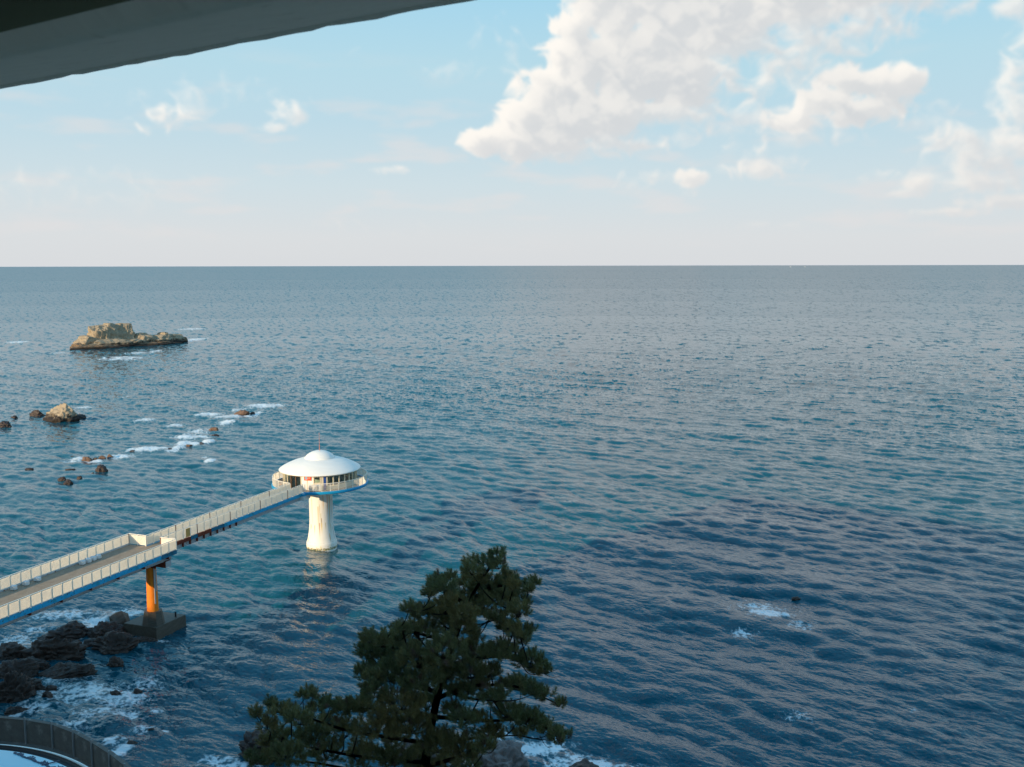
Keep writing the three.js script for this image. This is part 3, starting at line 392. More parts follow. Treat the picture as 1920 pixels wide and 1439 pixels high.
// ------------------------------------------------------------------ footbridge
{
  const O = [-32.72, 0, -93.55], turn = Math.atan2(-DIR_X, DIR_D);   // local -z runs out to sea, local -x to the left
  const br = thing('footbridge', 'long white railed footbridge with blue edges running out to the saucer tower', 'footbridge', O, turn);
  const D = 8.5, S = 1.095, WN = 5.85, N0 = 1.90, N1 = 3.76, END = 25.3, START = -42;
  const P = (s, n) => [-n, -s];                                      // along, across -> local x, z
  const slabAt = (s0, s1, n0, n1, y0, y1) => box(n1 - n0, y1 - y0, s1 - s0, -(n0 + n1) / 2, (y0 + y1) / 2, -(s0 + s1) / 2, 0, 0.18);
  obj('deck', slabAt(START, 0, 0.06, WN - 0.06, D - 0.22, D), M.deck, br);
  obj('deck', slabAt(0.002, END + 0.7, N0 + 0.06, N1 - 0.06, D - 0.22, D - 0.004), M.deck, br);
  obj('kerb', slabAt(START, -0.06, WN - 0.22, WN - 0.08, D + 0.001, D + 0.10), M.girder, br);
  obj('kerb', slabAt(START, -0.06, 0.08, 0.22, D + 0.001, D + 0.10), M.girder, br);
  // girders below
  for (const n of [0.5, 2.0, 3.8, 5.3]) obj('girder', [slabAt(START, -0.3, n - 0.05, n + 0.05, D - 0.75, D - 0.225), slabAt(START, -0.3, n - 0.16, n + 0.16, D - 0.79, D - 0.752)], M.girder, br);
  for (const n of [N0 + 0.28, N1 - 0.28]) obj('girder', [slabAt(-0.6, END, n - 0.05, n + 0.05, D - 0.78, D - 0.225), slabAt(-0.6, END, n - 0.15, n + 0.15, D - 0.82, D - 0.782)], M.girder, br);
  // blue edge plates, one for each two bays, with rusty brackets between
  const plate = (s0, s1, n, mat) => obj('edge_plate', slabAt(s0 + 0.015, s1 - 0.015, n - 0.04, n + 0.04, D - 0.36, D + 0.03), mat, br);
  const drab = std({ map: M.blue.map, color: lin(0.42, 0.40, 0.40), roughness: 0.8 });
  for (let k = 0; k < 19; k++) { const s1 = -k * 2 * S, s0 = s1 - 2 * S; plate(s0, s1, 0.02, k < 1 ? drab : M.blue); if (s0 > -30) plate(s0, s1, WN - 0.02, M.blue); }
  for (let k = 0; k < 23; k++) { const s0 = k * S + 0.05, s1 = s0 + S; if (s1 > END + 0.2) break; plate(s0, s1, N0 + 0.02, k < 7 && k !== 4 ? M.rust : k < 9 ? drab : M.blue); plate(s0, s1, N1 - 0.02, M.blue); }
  for (let k = 0; k < 12; k++) obj('bracket', slabAt(k * S + 0.02, k * S + 0.10, N0 + 0.02, N0 + 0.22, D - 0.80, D - 0.362), M.rust, br);
  for (let k = 0; k < 38; k++) if (k % 3 === 1) obj('bracket', slabAt(-k * S - 0.04, -k * S + 0.04, 0.065, 0.5, D - 0.62, D - 0.24), M.rust, br);
  // railings
  const post = (s, n, rusty) => obj('railing_post', slabAt(s - 0.035, s + 0.035, n - 0.035, n + 0.035, D + 0.0, D + 1.06), rusty ? M.rust : M.rail, br);
  const barPanel = (s0, n0, s1, n1) => { const g = []; const L = Math.hypot(s1 - s0, n1 - n0), m = Math.round(L / 0.073); for (let i = 1; i < m; i++) { const f = i / m, s = mix(s0, s1, f), n = mix(n0, n1, f); g.push(slabAt(s - 0.011, s + 0.011, n - 0.026, n + 0.026, D + 0.13, D + 1.0)); } const a = Math.abs(s1 - s0) > Math.abs(n1 - n0); const along = (y0, y1, w) => (a ? slabAt(Math.min(s0, s1) + 0.036, Math.max(s0, s1) - 0.036, n0 - w, n0 + w, y0, y1) : slabAt(s0 - w, s0 + w, Math.min(n0, n1) + 0.036, Math.max(n0, n1) - 0.036, y0, y1)); g.push(along(D + 0.09, D + 0.13, 0.02)); const o = obj('railing_panel', g, M.rail, br); o.userData.kind = 'stuff'; obj('handrail', a ? slabAt(Math.min(s0, s1), Math.max(s0, s1) - 0.003, n0 - 0.04, n0 + 0.04, D + 1.062, D + 1.12) : slabAt(s0 - 0.04, s0 + 0.04, Math.min(n0, n1) + 0.045, Math.max(n0, n1) - 0.045, D + 1.062, D + 1.118), M.rail, br); };
  const sheetPanel = (s0, s1, n) => { const g = []; for (let i = 1; i < 15; i++) { const c = mix(s0, s1, i / 15); g.push(slabAt(c - 0.011, c + 0.011, n - 0.026, n + 0.026, D + 0.10, D + 0.99)); } obj('railing_panel', g, M.rail, br).userData.kind = 'stuff'; obj('handrail', slabAt(s0, s1 - 0.003, n - 0.035, n + 0.035, D + 1.062, D + 1.115), M.rail, br); };
  const rustyPost = (k, m) => (k * 7 + m) % 5 === 0;
  for (const n of [0.02, WN - 0.02]) for (let k = 0; k < 38; k++) { const s1 = -k * S; post(s1, n, n > 1 && k === 0); barPanel(s1 - S, n, s1, n); }
  for (const n of [N0 + 0.02, N1 - 0.02]) { for (let k = 0; k < 23; k++) { post(k * S, n, rustyPost(k, n > 3 ? 2 : 0)); if ((k + 1) * S < END + 0.2) sheetPanel(k * S, (k + 1) * S, n); } post(23 * S, n); }
  obj('rust_patch', slabAt(3 * S + 0.40, 4 * S - 0.05, N0 - 0.012, N0 - 0.006, D + 0.11, D + 0.98), paint(0.62, 0.33, 0.09), br);
  barPanel(0, 0.02, 0, N0 / 2 + 0.02); barPanel(0, N0 / 2 + 0.02, 0, N0); post(0, N0 / 2 + 0.02); barPanel(0, N1, 0, (N1 + WN) / 2); barPanel(0, (N1 + WN) / 2, 0, WN - 0.02); post(0, (N1 + WN) / 2);
  // pale blocks left along the far railing
  const toWorld = (s, n, y) => new THREE.Vector3(-n, y, -s).applyAxisAngle(new THREE.Vector3(0, 1, 0), turn).add(new THREE.Vector3(O[0], 0, O[2]));
  const names = ['first', 'second', 'third'], r = rng(12);
  [[-14.6, 0], [-13.3, 1], [-12.1, 2], [-6.9, 3], [-6.2, 4], [-5.55, 5], [-4.9, 6]].forEach(([s, i]) => {
    const p = toWorld(s, WN - 0.75 - 0.1 * r(), D), w = 0.46 + 0.1 * r(), g = new RoundedBoxGeometry(w, 0.36 + 0.06 * r(), 0.44, 3, 0.09); g.translate(0, 0.2, 0);
    const m = obj('ballast_block', g, std({ color: lin(0.62, 0.66, 0.68), roughness: 0.8 })); m.position.copy(p); m.rotation.y = turn + (r() - 0.5) * 0.6;
    tag(m, i < 3 ? `pale block on the bridge deck, ${names[i]} from left of the three spaced apart` : `pale block on the bridge deck, ${['first', 'second', 'third', 'fourth'][i - 3]} from left in the close row of four`, 'block', 'pale blocks along the far bridge railing');
  });

  // the orange pier below the bridge
  const pc = at(287.5, 1169, 1.2), pier = thing('bridge_pier', 'rusty orange steel pier holding up the footbridge above a dark concrete foot', 'pier', [pc.x, 0, pc.z], turn);
  const orange = std({ map: surface(512, (u, v) => { const n = tileNoise(u, v, 2, 5, 71), m = sstep(0.30, 0.55, tileNoise(u, v, 4, 5, 73)), e = tileNoise(u, v, 9, 3, 74); let c = [0.94 + 0.04 * n, 0.52 + 0.08 * n + 0.03 * e, 0.10 + 0.05 * n]; return [mix(c[0], 0.50, m), mix(c[1], 0.24, m), mix(c[2], 0.13, m)]; }), roughness: 0.65 });
  obj('shaft', new THREE.CylinderGeometry(0.46, 0.55, 5.1, 40, 8, true).translate(0, 4.85, 0), orange, pier);
  obj('shaft_plate', box(0.05, 3.6, 0.16, 0.53, 5.1, 0.2), M.girder, pier); obj('shaft_plate', box(0.05, 2.2, 0.10, 0.545, 5.6, 0.02), M.girder, pier);
  obj('cap_beam', [box(4.9, 0.62, 0.8, -0.35, 7.42, 0)], M.rust, pier);
  obj('cap_plate', box(0.05, 0.58, 0.76, 2.126, 7.42, 0), M.girder, pier);
  obj('cap_rib', box(0.9, 0.2, 0.1, 0.4, 7.0, 0.3), M.rust, pier); obj('cap_rib', box(0.9, 0.2, 0.1, -0.6, 7.0, 0.3), M.rust, pier);
  obj('pedestal', (() => { const g = new THREE.CylinderGeometry(0.86, 1.08, 1.3, 8, 1).rotateY(0.2).translate(0, 1.86, 0).toNonIndexed(); g.computeVertexNormals(); return g; })(), M.wetConcrete, pier);

  // the foundation block it stands on
  const c0 = at(231, 1169, 1.2), c1 = at(292.5, 1177.5, 1.2), c2 = at(347.5, 1153, 1.2), c3 = c0.clone().add(c2).sub(c1);
  const mid = c0.clone().add(c2).multiplyScalar(0.5), pts = [];
  for (const c of [c0, c1, c2, c3]) { const k = c.clone().sub(mid); pts.push(new THREE.Vector3(k.x * 0.985, 1.2, k.z * 0.985), new THREE.Vector3(k.x, 1.15, k.z), new THREE.Vector3(k.x * 1.02, -1.5, k.z * 1.02)); }
  const bg = new ConvexGeometry(pts); { const p = bg.attributes.position, nn = bg.attributes.normal, uv = []; for (let i = 0; i < p.count; i++) uv.push((Math.abs(nn.getY(i)) > 0.5 ? p.getX(i) : p.getX(i) + p.getZ(i)) * 0.25, (Math.abs(nn.getY(i)) > 0.5 ? p.getZ(i) : p.getY(i)) * 0.25); bg.setAttribute('uv', new THREE.Float32BufferAttribute(uv, 2)); }
  const block = obj('foundation_block', bg, M.wetConcrete); block.position.set(mid.x, 0, mid.z); tag(block, 'dark square concrete block in the water under the orange pier', 'foundation');
  const q = at(329, 1156.5, 1.2), mp = thing('mooring_post', 'small black post standing near the right corner of the concrete block', 'post', [q.x, 1.2, q.z]);
  obj('stem', new THREE.CylinderGeometry(0.07, 0.10, 0.40, 10).translate(0, 0.2, 0), M.dark, mp); obj('cap', new THREE.SphereGeometry(0.11, 10, 8).scale(1, 0.7, 1).translate(0, 0.42, 0), M.dark, mp);
  // a tilted chunk of concrete beside it
  const e = at(219, 1180, 0.3), ch = []; const rr = rng(77); for (const [x, y, z] of [[-0.75, 0, 0.5], [-0.85, 1.55, 0.3], [0.1, 2.0, -0.3], [0.75, 1.35, 0.3], [0.85, 0.3, 0.5], [0.2, -0.3, 0.95], [0.1, 1.0, 0.9], [-0.7, 0, -0.8], [-0.6, 1.7, -0.7], [0.6, 1.5, -0.8], [0.8, 0, -0.8], [-0.3, 1.9, 0.1], [0, -1.5, 0]]) ch.push(new THREE.Vector3(x + 0.1 * rr(), y * 0.92, z));
  const cg = new ConvexGeometry(ch); cg.setAttribute('uv', new THREE.Float32BufferAttribute([...Array(cg.attributes.position.count)].flatMap((_, i) => [cg.attributes.position.getX(i) * 0.3 + cg.attributes.position.getZ(i) * 0.2, cg.attributes.position.getY(i) * 0.3]), 2));
  const chunk = obj('concrete_chunk', cg, M.wetConcrete); chunk.position.set(e.x, 0, e.z - 0.6); tag(chunk, 'tilted faceted grey concrete chunk left of the pier foundation block', 'concrete');
}
console.log('bridge done');

// ------------------------------------------------------------------ rocks
const rockBump = surface(512, (u, v) => { const n = tileNoise(u, v, 3, 6, 81), m = 1 - Math.abs(tileNoise(u, v, 2, 5, 82)) * 2; const k = clamp(0.5 + 0.35 * n + 0.25 * (m - 0.5)); return [k, k, k]; }); rockBump.colorSpace = THREE.NoColorSpace;
const rockMat = new THREE.MeshStandardMaterial({ vertexColors: true, roughness: 0.85, bumpMap: rockBump, bumpScale: 0.10 });
const wetMat = new THREE.MeshStandardMaterial({ vertexColors: true, roughness: 0.55, bumpMap: rockBump, bumpScale: 0.08 });
const TONES = { dark: [[0.026, 0.015, 0.012], [0.056, 0.034, 0.025]], red: [[0.13, 0.075, 0.05], [0.20, 0.125, 0.085]], tan: [[0.29, 0.225, 0.15], [0.44, 0.36, 0.25]], brown: [[0.16, 0.105, 0.06], [0.26, 0.18, 0.11]], pink: [[0.14, 0.115, 0.11], [0.24, 0.205, 0.195]] };
function rockShape(sx, sy, sz, seed, detail, tone, wet = 0, layered = 0.4, cuts = 14, crag = 1) {
  let g = new THREE.IcosahedronGeometry(1, detail); g.deleteAttribute('normal'); g.deleteAttribute('uv'); g = mergeVertices(g, 1e-5);
  const r = rng(seed), planes = []; for (let i = 0; i < cuts; i++) { const z = r() * 2 - 1, a = r() * 6.283, q = Math.sqrt(1 - z * z); planes.push([q * Math.cos(a), z * 0.8 + 0.1, q * Math.sin(a), 0.62 + 0.36 * r()]); }
  const p = g.attributes.position, col = [], uv = [], v = new THREE.Vector3(), s = seed * 3.7;
  const [base, light] = TONES[tone];
  for (let i = 0; i < p.count; i++) {
    v.fromBufferAttribute(p, i).normalize(); let k = 1.05;
    for (const [a, b, c, d] of planes) { const t = a * v.x + b * v.y + c * v.z; if (t > 0.05) k = Math.min(k, d / t); }
    let x = v.x * k * sx, y = v.y * k * sy, z = v.z * k * sz; const m = Math.max(sx, sz), f = 2.2 / m;
    const n = fbm3(x * f + s, y * f * 1.6, z * f, 6, 0.62), rid = Math.abs(fbm3(x * f * 0.9 + s + 9, y * f * 2, z * f * 0.9, 4, 0.5));
    const ledge = Math.abs(((y / sy * (3 + 2 * layered) + n * 0.6) % 1 + 1) % 1 - 0.5) * 2;
    const push = 1 + crag * 0.42 * n - crag * 0.60 * Math.max(0, 0.22 - rid) - layered * 0.10 * (1 - ledge);
    x *= push; z *= push; y *= 1 + crag * 0.34 * n - crag * 0.45 * Math.max(0, 0.2 - rid);
    p.setXYZ(i, x, y, z); uv.push((x + 0.4 * y) * 0.35, (z + 0.8 * y) * 0.35);
    const c = fbm3(x * 0.9 + s, y * 1.4, z * 0.9, 4), e = fbm3(x * 4 + s, y * 6, z * 4, 3);
    let t = clamp(0.5 + 0.9 * c + 0.35 * e); const wetness = wet ? 1 - sstep(wet * 0.7, wet * 1.25, y + wet * 0.7 * (c + 0.5 * e)) : 0;
    for (let q = 0; q < 3; q++) { let w = mix(base[q], light[q], t); if (wetness) w = mix(w, [0.030, 0.021, 0.015][q] * (1 + 0.6 * e), wetness); col.push(w); }
  }
  g.setAttribute('uv', new THREE.Float32BufferAttribute(uv, 2)); g.setAttribute('color', new THREE.Float32BufferAttribute(col, 3)); g.computeVertexNormals(); return g;
}
// [photograph x and y of the middle of its front waterline, width and height in photograph pixels, depth over width]
function rock(name, label, px, py, w, h, depth, seed, tone, opt = {}) {
  const c = at(px, py), m = c.distanceTo(camera.position) / FOCAL, sx = w * m / 2 * (tone === 'dark' && w > 40 ? 1.14 : 1), sz = sx * depth * (w > 40 ? 1.15 : 1), sy = h * m * (opt.rise ?? 0.9);
  const o = obj(name, rockShape(sx, sy, sz, seed, opt.detail ?? (w > 60 ? 22 : w > 25 ? 13 : 7), tone, opt.wet, opt.layered, opt.cuts, opt.crag), opt.mat ?? (tone === 'dark' ? wetMat : rockMat));
  o.position.set(c.x, (opt.sink ?? -0.12) * sy, c.z - sz * 0.8); o.rotation.set(opt.tilt ?? 0, opt.turn ?? 0, opt.roll ?? 0); return tag(o, label, 'rock', opt.group);
}
const near = { group: 'dark rocks by the pier' }, reef = { group: 'small rocks of the reef' };
rock('shore_rock', 'large flat topped dark rock, the highest left of the pier foundation', 112, 1207, 92, 32, 0.55, 3, 'dark', { ...near, roll: -0.10, layered: 0.9 });
rock('shore_rock', 'broad dark boulder in front of the flat topped rock left of the pier', 88, 1243, 92, 46, 0.55, 8, 'dark', { ...near, layered: 0.7, cuts: 10 });
rock('shore_rock', 'dark rock pointing right below the boulder, with foam at its tip', 108, 1274, 92, 26, 0.42, 15, 'dark', { ...near, roll: 0.10, layered: 0.8 });
rock('shore_rock', 'dark rock wedged against the tilted concrete chunk', 187, 1204, 66, 30, 0.6, 21, 'dark', { ...near, roll: 0.12 });
rock('shore_rock', 'wide layered dark rock just below the pier foundation block', 207, 1229, 86, 34, 0.55, 27, 'dark', { ...near, layered: 1 });
rock('shore_rock', 'low dark rock tip between the foundation block and open water', 262, 1208, 44, 12, 0.5, 33, 'dark', near);
rock('shore_rock', 'single square dark rock standing in the foam below the layered rock', 213, 1252, 28, 20, 0.8, 36, 'dark', { ...near, cuts: 8 });
rock('shore_rock', 'dark rock at the left edge, level with the broad boulder', 12, 1240, 70, 30, 0.6, 40, 'dark', near);
rock('shore_rock', 'rounded dark rock at the left edge below the level one', 18, 1278, 74, 34, 0.6, 44, 'dark', near);
rock('shore_rock', 'tall dark rock at the left edge above the sea wall', 8, 1322, 66, 52, 0.7, 48, 'dark', { ...near, cuts: 9 });
rock('shore_rock', 'low dark rock between the sea wall and the foam', 22, 1342, 40, 16, 0.7, 51, 'dark', near);
rock('shore_rock', 'small dark rock alone amid the swirling foam', 85, 1313, 20, 15, 0.8, 55, 'dark', { ...near, cuts: 8 });
rock('shore_rock', 'small pointed dark rock just above the lone foam rock', 92, 1295, 24, 7, 0.6, 58, 'dark', near);
rock('shore_rock', 'narrow dark rock awash in the middle of the foam', 214, 1306, 28, 9, 0.5, 61, 'dark', near);
rock('shore_rock', 'tiny dark rock at the right edge of the foam', 256, 1299, 16, 7, 0.6, 63, 'dark', near);
rock('shore_rock', 'dark stone between the sea wall and open water', 282, 1374, 16, 8, 0.8, 66, 'dark', near);
rock('shore_rock', 'rounded stone right of the sea wall with foam around it', 246, 1402, 24, 10, 0.7, 69, 'dark', near);
rock('shore_rock', 'low dark ledge joining the broad boulder to the left edge', 48, 1262, 60, 18, 0.6, 152, 'dark', { ...near, layered: 1 });
rock('shore_rock', 'low dark ledge in front of the rock wedged against the chunk', 172, 1214, 44, 14, 0.5, 155, 'dark', { ...near, layered: 1 });
rock('shore_rock', 'dark ledge at the left edge between the rounded and the tall rock', 40, 1300, 70, 20, 0.5, 158, 'dark', { ...near, layered: 0.8 });
rock('shore_rock', 'dark rocky point at the left foot of the pine tree', 482, 1432, 90, 52, 0.6, 72, 'dark', { ...near, layered: 0.8, roll: 0.18 });
rock('shore_rock', 'grey topped rock under the lowest right branch of the pine tree', 945, 1462, 110, 66, 0.6, 76, 'pink', { ...near, wet: 1.0, cuts: 9, layered: 0.7 });
rock('shore_rock', 'dark rock at the bottom edge right of the pine tree', 1098, 1452, 60, 18, 0.6, 79, 'dark', near);
rock('shore_rock', 'dark rock showing through the lower pine branches', 770, 1440, 110, 34, 0.5, 83, 'dark', near);
rock('awash_rock', 'small dark rock awash behind the white splash on the right', 1494, 1122, 22, 4, 0.4, 86, 'dark', { sink: -0.55 });
rock('sea_stack', 'stout pale topped rock standing in the sea at the left', 104, 793, 64, 38, 0.75, 93, 'tan', { wet: 2.2, detail: 26, crag: 0.55, cuts: 12, layered: 0.5 });
rock('reef_rock', 'dark rock leaning on the left side of the pale topped rock', 66, 781, 26, 12, 0.8, 95, 'dark', reef);
rock('reef_rock', 'small dark rock at the right foot of the pale topped rock', 146, 784, 22, 7, 0.8, 97, 'dark', reef);
rock('reef_rock', 'small dark rock between the pale topped rock and the left edge', 23, 785, 13, 6, 0.8, 99, 'dark', reef);
rock('reef_rock', 'dark rock cut off by the left edge of the view', 4, 801, 30, 10, 0.7, 101, 'dark', reef);
rock('reef_rock', 'reddish wedge shaped rock in the white surf, farthest out on the reef', 450, 780, 36, 11, 0.6, 103, 'red', { ...reef, roll: 0.14, wet: 0.35 });
rock('reef_rock', 'small dark stone right of the wedge shaped reef rock', 472, 776, 10, 4, 0.7, 104, 'dark', reef);
rock('reef_rock', 'rounded reddish rock below the surf in the middle of the reef', 398, 807, 19, 7, 0.7, 106, 'red', reef);
rock('reef_rock', 'flat dark rock just below the rounded reddish one', 402, 818, 20, 4, 0.6, 107, 'dark', reef);
[[376, 833, 12, 3], [353, 837, 15, 4], [318, 844, 14, 4], [300, 847, 13, 4], [246, 848, 15, 4], [322, 848, 16, 3]].forEach(([x, y, w, h], i) => rock('reef_rock', `low brown reef rock in the surf line, ${['first', 'second', 'third', 'fourth', 'sixth', 'fifth'][i]} from its seaward end`, x, y, w, h, 0.6, 110 + i, i % 2 ? 'red' : 'dark', reef));
[[134, 858, 12, 3, 'flat dark'], [159, 866, 22, 9, 'largest reddish'], [177, 864, 13, 6, 'small knobbly'], [190, 861, 14, 6, 'middle reddish'], [204, 858, 14, 6, 'last reddish']].forEach(([x, y, w, h, k], i) => rock('reef_rock', `${k} rock at the landward end of the reef, number ${['one', 'two', 'three', 'four', 'five'][i]} from the left`, x, y, w, h, 0.7, 120 + i, i ? 'red' : 'dark', reef));
rock('reef_rock', 'round boulder with a reddish foot just below the reef', 186, 887, 22, 15, 0.8, 130, 'dark', { ...reef, cuts: 8 });
rock('reef_rock', 'small stone left of the round boulder', 171, 891, 10, 5, 0.7, 131, 'red', reef);
rock('reef_rock', 'flat dark rock above the cluster of three', 130, 883, 19, 4, 0.6, 132, 'dark', reef);
[[114, 902, 17, 7, 'left'], [125, 907, 19, 8, 'lowest'], [146, 899, 12, 7, 'right']].forEach(([x, y, w, h, k], i) => rock('reef_rock', `${k} rock of the dark cluster of three in calm water`, x, y, w, h, 0.8, 135 + i, 'dark', reef));
rock('reef_rock', 'dark rock barely awash, alone near the left edge', 51, 881, 18, 3, 0.5, 139, 'dark', reef);
rock('reef_rock', 'dark rock awash in the breaker before the island, left end', 200, 673, 14, 2.6, 0.6, 141, 'dark', reef);
rock('reef_rock', 'dark rock awash in the breaker before the island, right end', 251, 674.5, 18, 2.2, 0.6, 142, 'dark', reef);

// ------------------------------------------------------------------ the rocky island
{
  // masses of rock grown into one: [along the island 0..1, sideways in metres, half length, height, half depth, seed, cuts, tilt]
  const a = at(135, 655), b = at(351, 642), L = a.distanceTo(b), turn = Math.atan2(-(b.z - a.z), b.x - a.x), parts = [];
  for (const [t, z, sx, sy, sz, seed, cuts, lean, flat] of [[0.36, -3.5, 9.6, 10.4, 7.5, 203, 16, 0.02], [0.27, -2.5, 6.5, 9.6, 6, 207, 14, 0.10], [0.45, -3.0, 5.5, 9.9, 6, 211, 14, -0.03], [0.16, -1, 8.2, 5.6, 6, 214, 12, 0.16], [0.06, 1.0, 5.2, 2.6, 4.5, 219, 12, 0.1], [0.30, 2.5, 14, 3.8, 5.5, 223, 14, 0.02], [0.48, 2.2, 10, 3.3, 5.2, 227, 14, 0], [0.62, -0.5, 9.5, 4.6, 5.5, 231, 14, 0.02], [0.60, -1.5, 4, 5.4, 3.5, 233, 12, 0], [0.74, -0.5, 9, 4.3, 5, 236, 14, 0], [0.80, -1, 3.6, 5.2, 3.6, 239, 12, 0.05], [0.88, -1, 6.5, 4.2, 4.6, 243, 12, -0.08], [0.95, -0.5, 3.8, 2.8, 3.6, 247, 12, -0.12], [0.22, 4.5, 15, 1.7, 4.5, 251, 12, 0], [0.55, 4.0, 17, 1.6, 4.5, 257, 12, 0], [0.80, 3.0, 10, 1.5, 4, 261, 12, 0]]) {
    const g = rockShape(sx, sy, sz, seed, 18, sy > 3 ? 'tan' : 'brown', sy > 3 ? 1.5 : 0.9, 0.8, cuts, 0.6); { const p = g.attributes.position; for (let i = 0; i < p.count; i++) { let y = p.getY(i) * 1.38; const top = sy * 1.02; if (y > top) y = top + (y - top) * 0.12; p.setY(i, y); } g.computeVertexNormals(); } g.rotateZ(lean * 0.6); g.translate(t * L, -0.25, z - 1); parts.push(g);
  }
  const isl = obj('rock_island', mergeGeometries(parts), new THREE.MeshStandardMaterial({ vertexColors: true, roughness: 0.9, bumpMap: rockBump, bumpScale: 0.3 })); isl.position.set(a.x, 0, a.z); isl.rotation.y = turn; tag(isl, 'long tan rock island with a high flat topped block at its left end', 'island');
}
console.log('rocks done');

// ------------------------------------------------------------------ sea wall, promenade and the round roof at the lower left
{
  const wallTop = 4.6, floor = 2.95, curve = new THREE.CatmullRomCurve3([[-64, 70], [-50, 68.2], [-42, 66.9], [-35.92, 65.87], [-33.43, 65.37], [-31.21, 64.56], [-28.1, 62.4], [-24.27, 58.94], [-20.5, 54], [-17.5, 47], [-16, 40]].map(([x, d]) => new THREE.Vector3(x, 0, -d)));
  const shape = new THREE.Shape(curve.getPoints(80).map((p) => new THREE.Vector2(p.x, -p.z))); shape.lineTo(-16, 20); shape.lineTo(-64, 20);
  const fl = new THREE.ShapeGeometry(shape); fl.rotateX(-Math.PI / 2); { const p = fl.attributes.position, uv = fl.attributes.uv; for (let i = 0; i < p.count; i++) uv.setXY(i, p.getX(i) * 0.15, p.getZ(i) * 0.15); } fl.translate(0, floor, 0);
  structure('promenade', fl, M.concrete).userData.label = 'grey concrete promenade behind the sea wall';
  const w = thing('sea_wall', 'curved grey concrete sea wall at the lower left corner', 'wall');
  const len = curve.getLength(), N = Math.round(len / 2.35);
  for (let k = 0; k < N; k++) {
    const A = curve.getPointAt(k / N), B = curve.getPointAt((k + 1) / N), m = A.clone().add(B).multiplyScalar(0.5), d = A.distanceTo(B), ry = Math.atan2(-(B.z - A.z), B.x - A.x);
    obj('wall_panel', [box(d - 0.012, wallTop - floor + 1.5, 0.24, m.x, (wallTop + floor - 1.5) / 2, m.z, ry, 0.16)], M.concrete, w);
    const dir = new THREE.Vector3(B.x - A.x, 0, B.z - A.z).normalize(), inn = new THREE.Vector3(dir.z, 0, -dir.x); if (inn.z < 0) inn.multiplyScalar(-1);
    obj('coping', box(d - 0.01, 0.05, 0.29, m.x, wallTop + 0.027, m.z, ry, 0.3), M.concrete, w);
    obj('wall_post', box(0.09, wallTop - floor + 0.28, 0.10, A.x + inn.x * 0.19, (wallTop + floor + 0.28) / 2, A.z + inn.z * 0.19, ry), M.steel, w);
  }
  // round hall: only the edge of its roof shows
  const cx = -30.86, cz = -41.31, hall = thing('round_hall', 'round hall roof, pale blue with a black gutter, cut off by the bottom left corner', 'building', [cx, 0, cz]);
  obj('wall', new THREE.CylinderGeometry(11.3, 11.3, 6.2, 96, 1, true).translate(0, 5.7, 0), M.white, hall);
  const rf = obj('roof', new THREE.LatheGeometry([[0.01, 9.22], [8, 9.12], [11.50, 9.0], [11.52, 8.7]].map((p) => new THREE.Vector2(...p)), 160), std({ map: surface(256, (u, v) => { const n = tileNoise(u, v, 2, 5, 91); const k = 0.03 * n; return [0.66 + k, 0.84 + k, 0.90 + k]; }), roughness: 0.3 }), hall);
  obj('gutter', new THREE.LatheGeometry([[11.45, 8.82], [11.95, 8.80], [11.97, 9.0], [12.03, 9.0], [12.03, 8.5], [11.3, 8.5]].map((p) => new THREE.Vector2(...p)), 160), M.dark, hall);
  const lip = obj('outer_rim', new THREE.LatheGeometry([[11.9, 8.62], [12.06, 8.95], [12.16, 8.97], [12.2, 8.9], [12.2, 8.5]].map((p) => new THREE.Vector2(...p)), 160), M.white, hall); lip.position.set(0.16, 0, 0.02);
  // twigs and leaf litter along a seam of the roof
  const r = rng(31), lit = []; const s0 = new THREE.Vector2(3.0, -10.9), s1 = new THREE.Vector2(7.0, -8.6);
  for (let k = 0; k < 420; k++) { const t = r(), cl = Math.pow(Math.abs(Math.sin(t * 13 + 0.6)), 3) * 0.42 + 0.03, x = mix(s0.x, s1.x, t) + (r() ** 2) * cl * 0.55, z = mix(s0.y, s1.y, t) - (r() ** 2) * cl * 0.9, R = Math.hypot(x, z); if (R > 11.4) continue; const y = 9.12 - (R - 8) / 3.5 * 0.12; lit.push(box(0.04 + 0.12 * r(), 0.012, 0.03 + 0.04 * r(), 0, 0, 0).rotateY(r() * 6.3).translate(x, y + 0.012 + 0.02 * r(), z)); }
  lit.push(box(4.6, 0.012, 0.03, 5.0, 9.04, -9.75, -Math.atan2(2.3, 4.0)));
  lit.push(box(0.9, 0.03, 0.07, 5.6, 9.05, -9.75, 0.55));
  const lt = obj('leaf_litter', lit, paint(0.02, 0.04, 0.09), hall); lt.userData.kind = 'stuff';
}

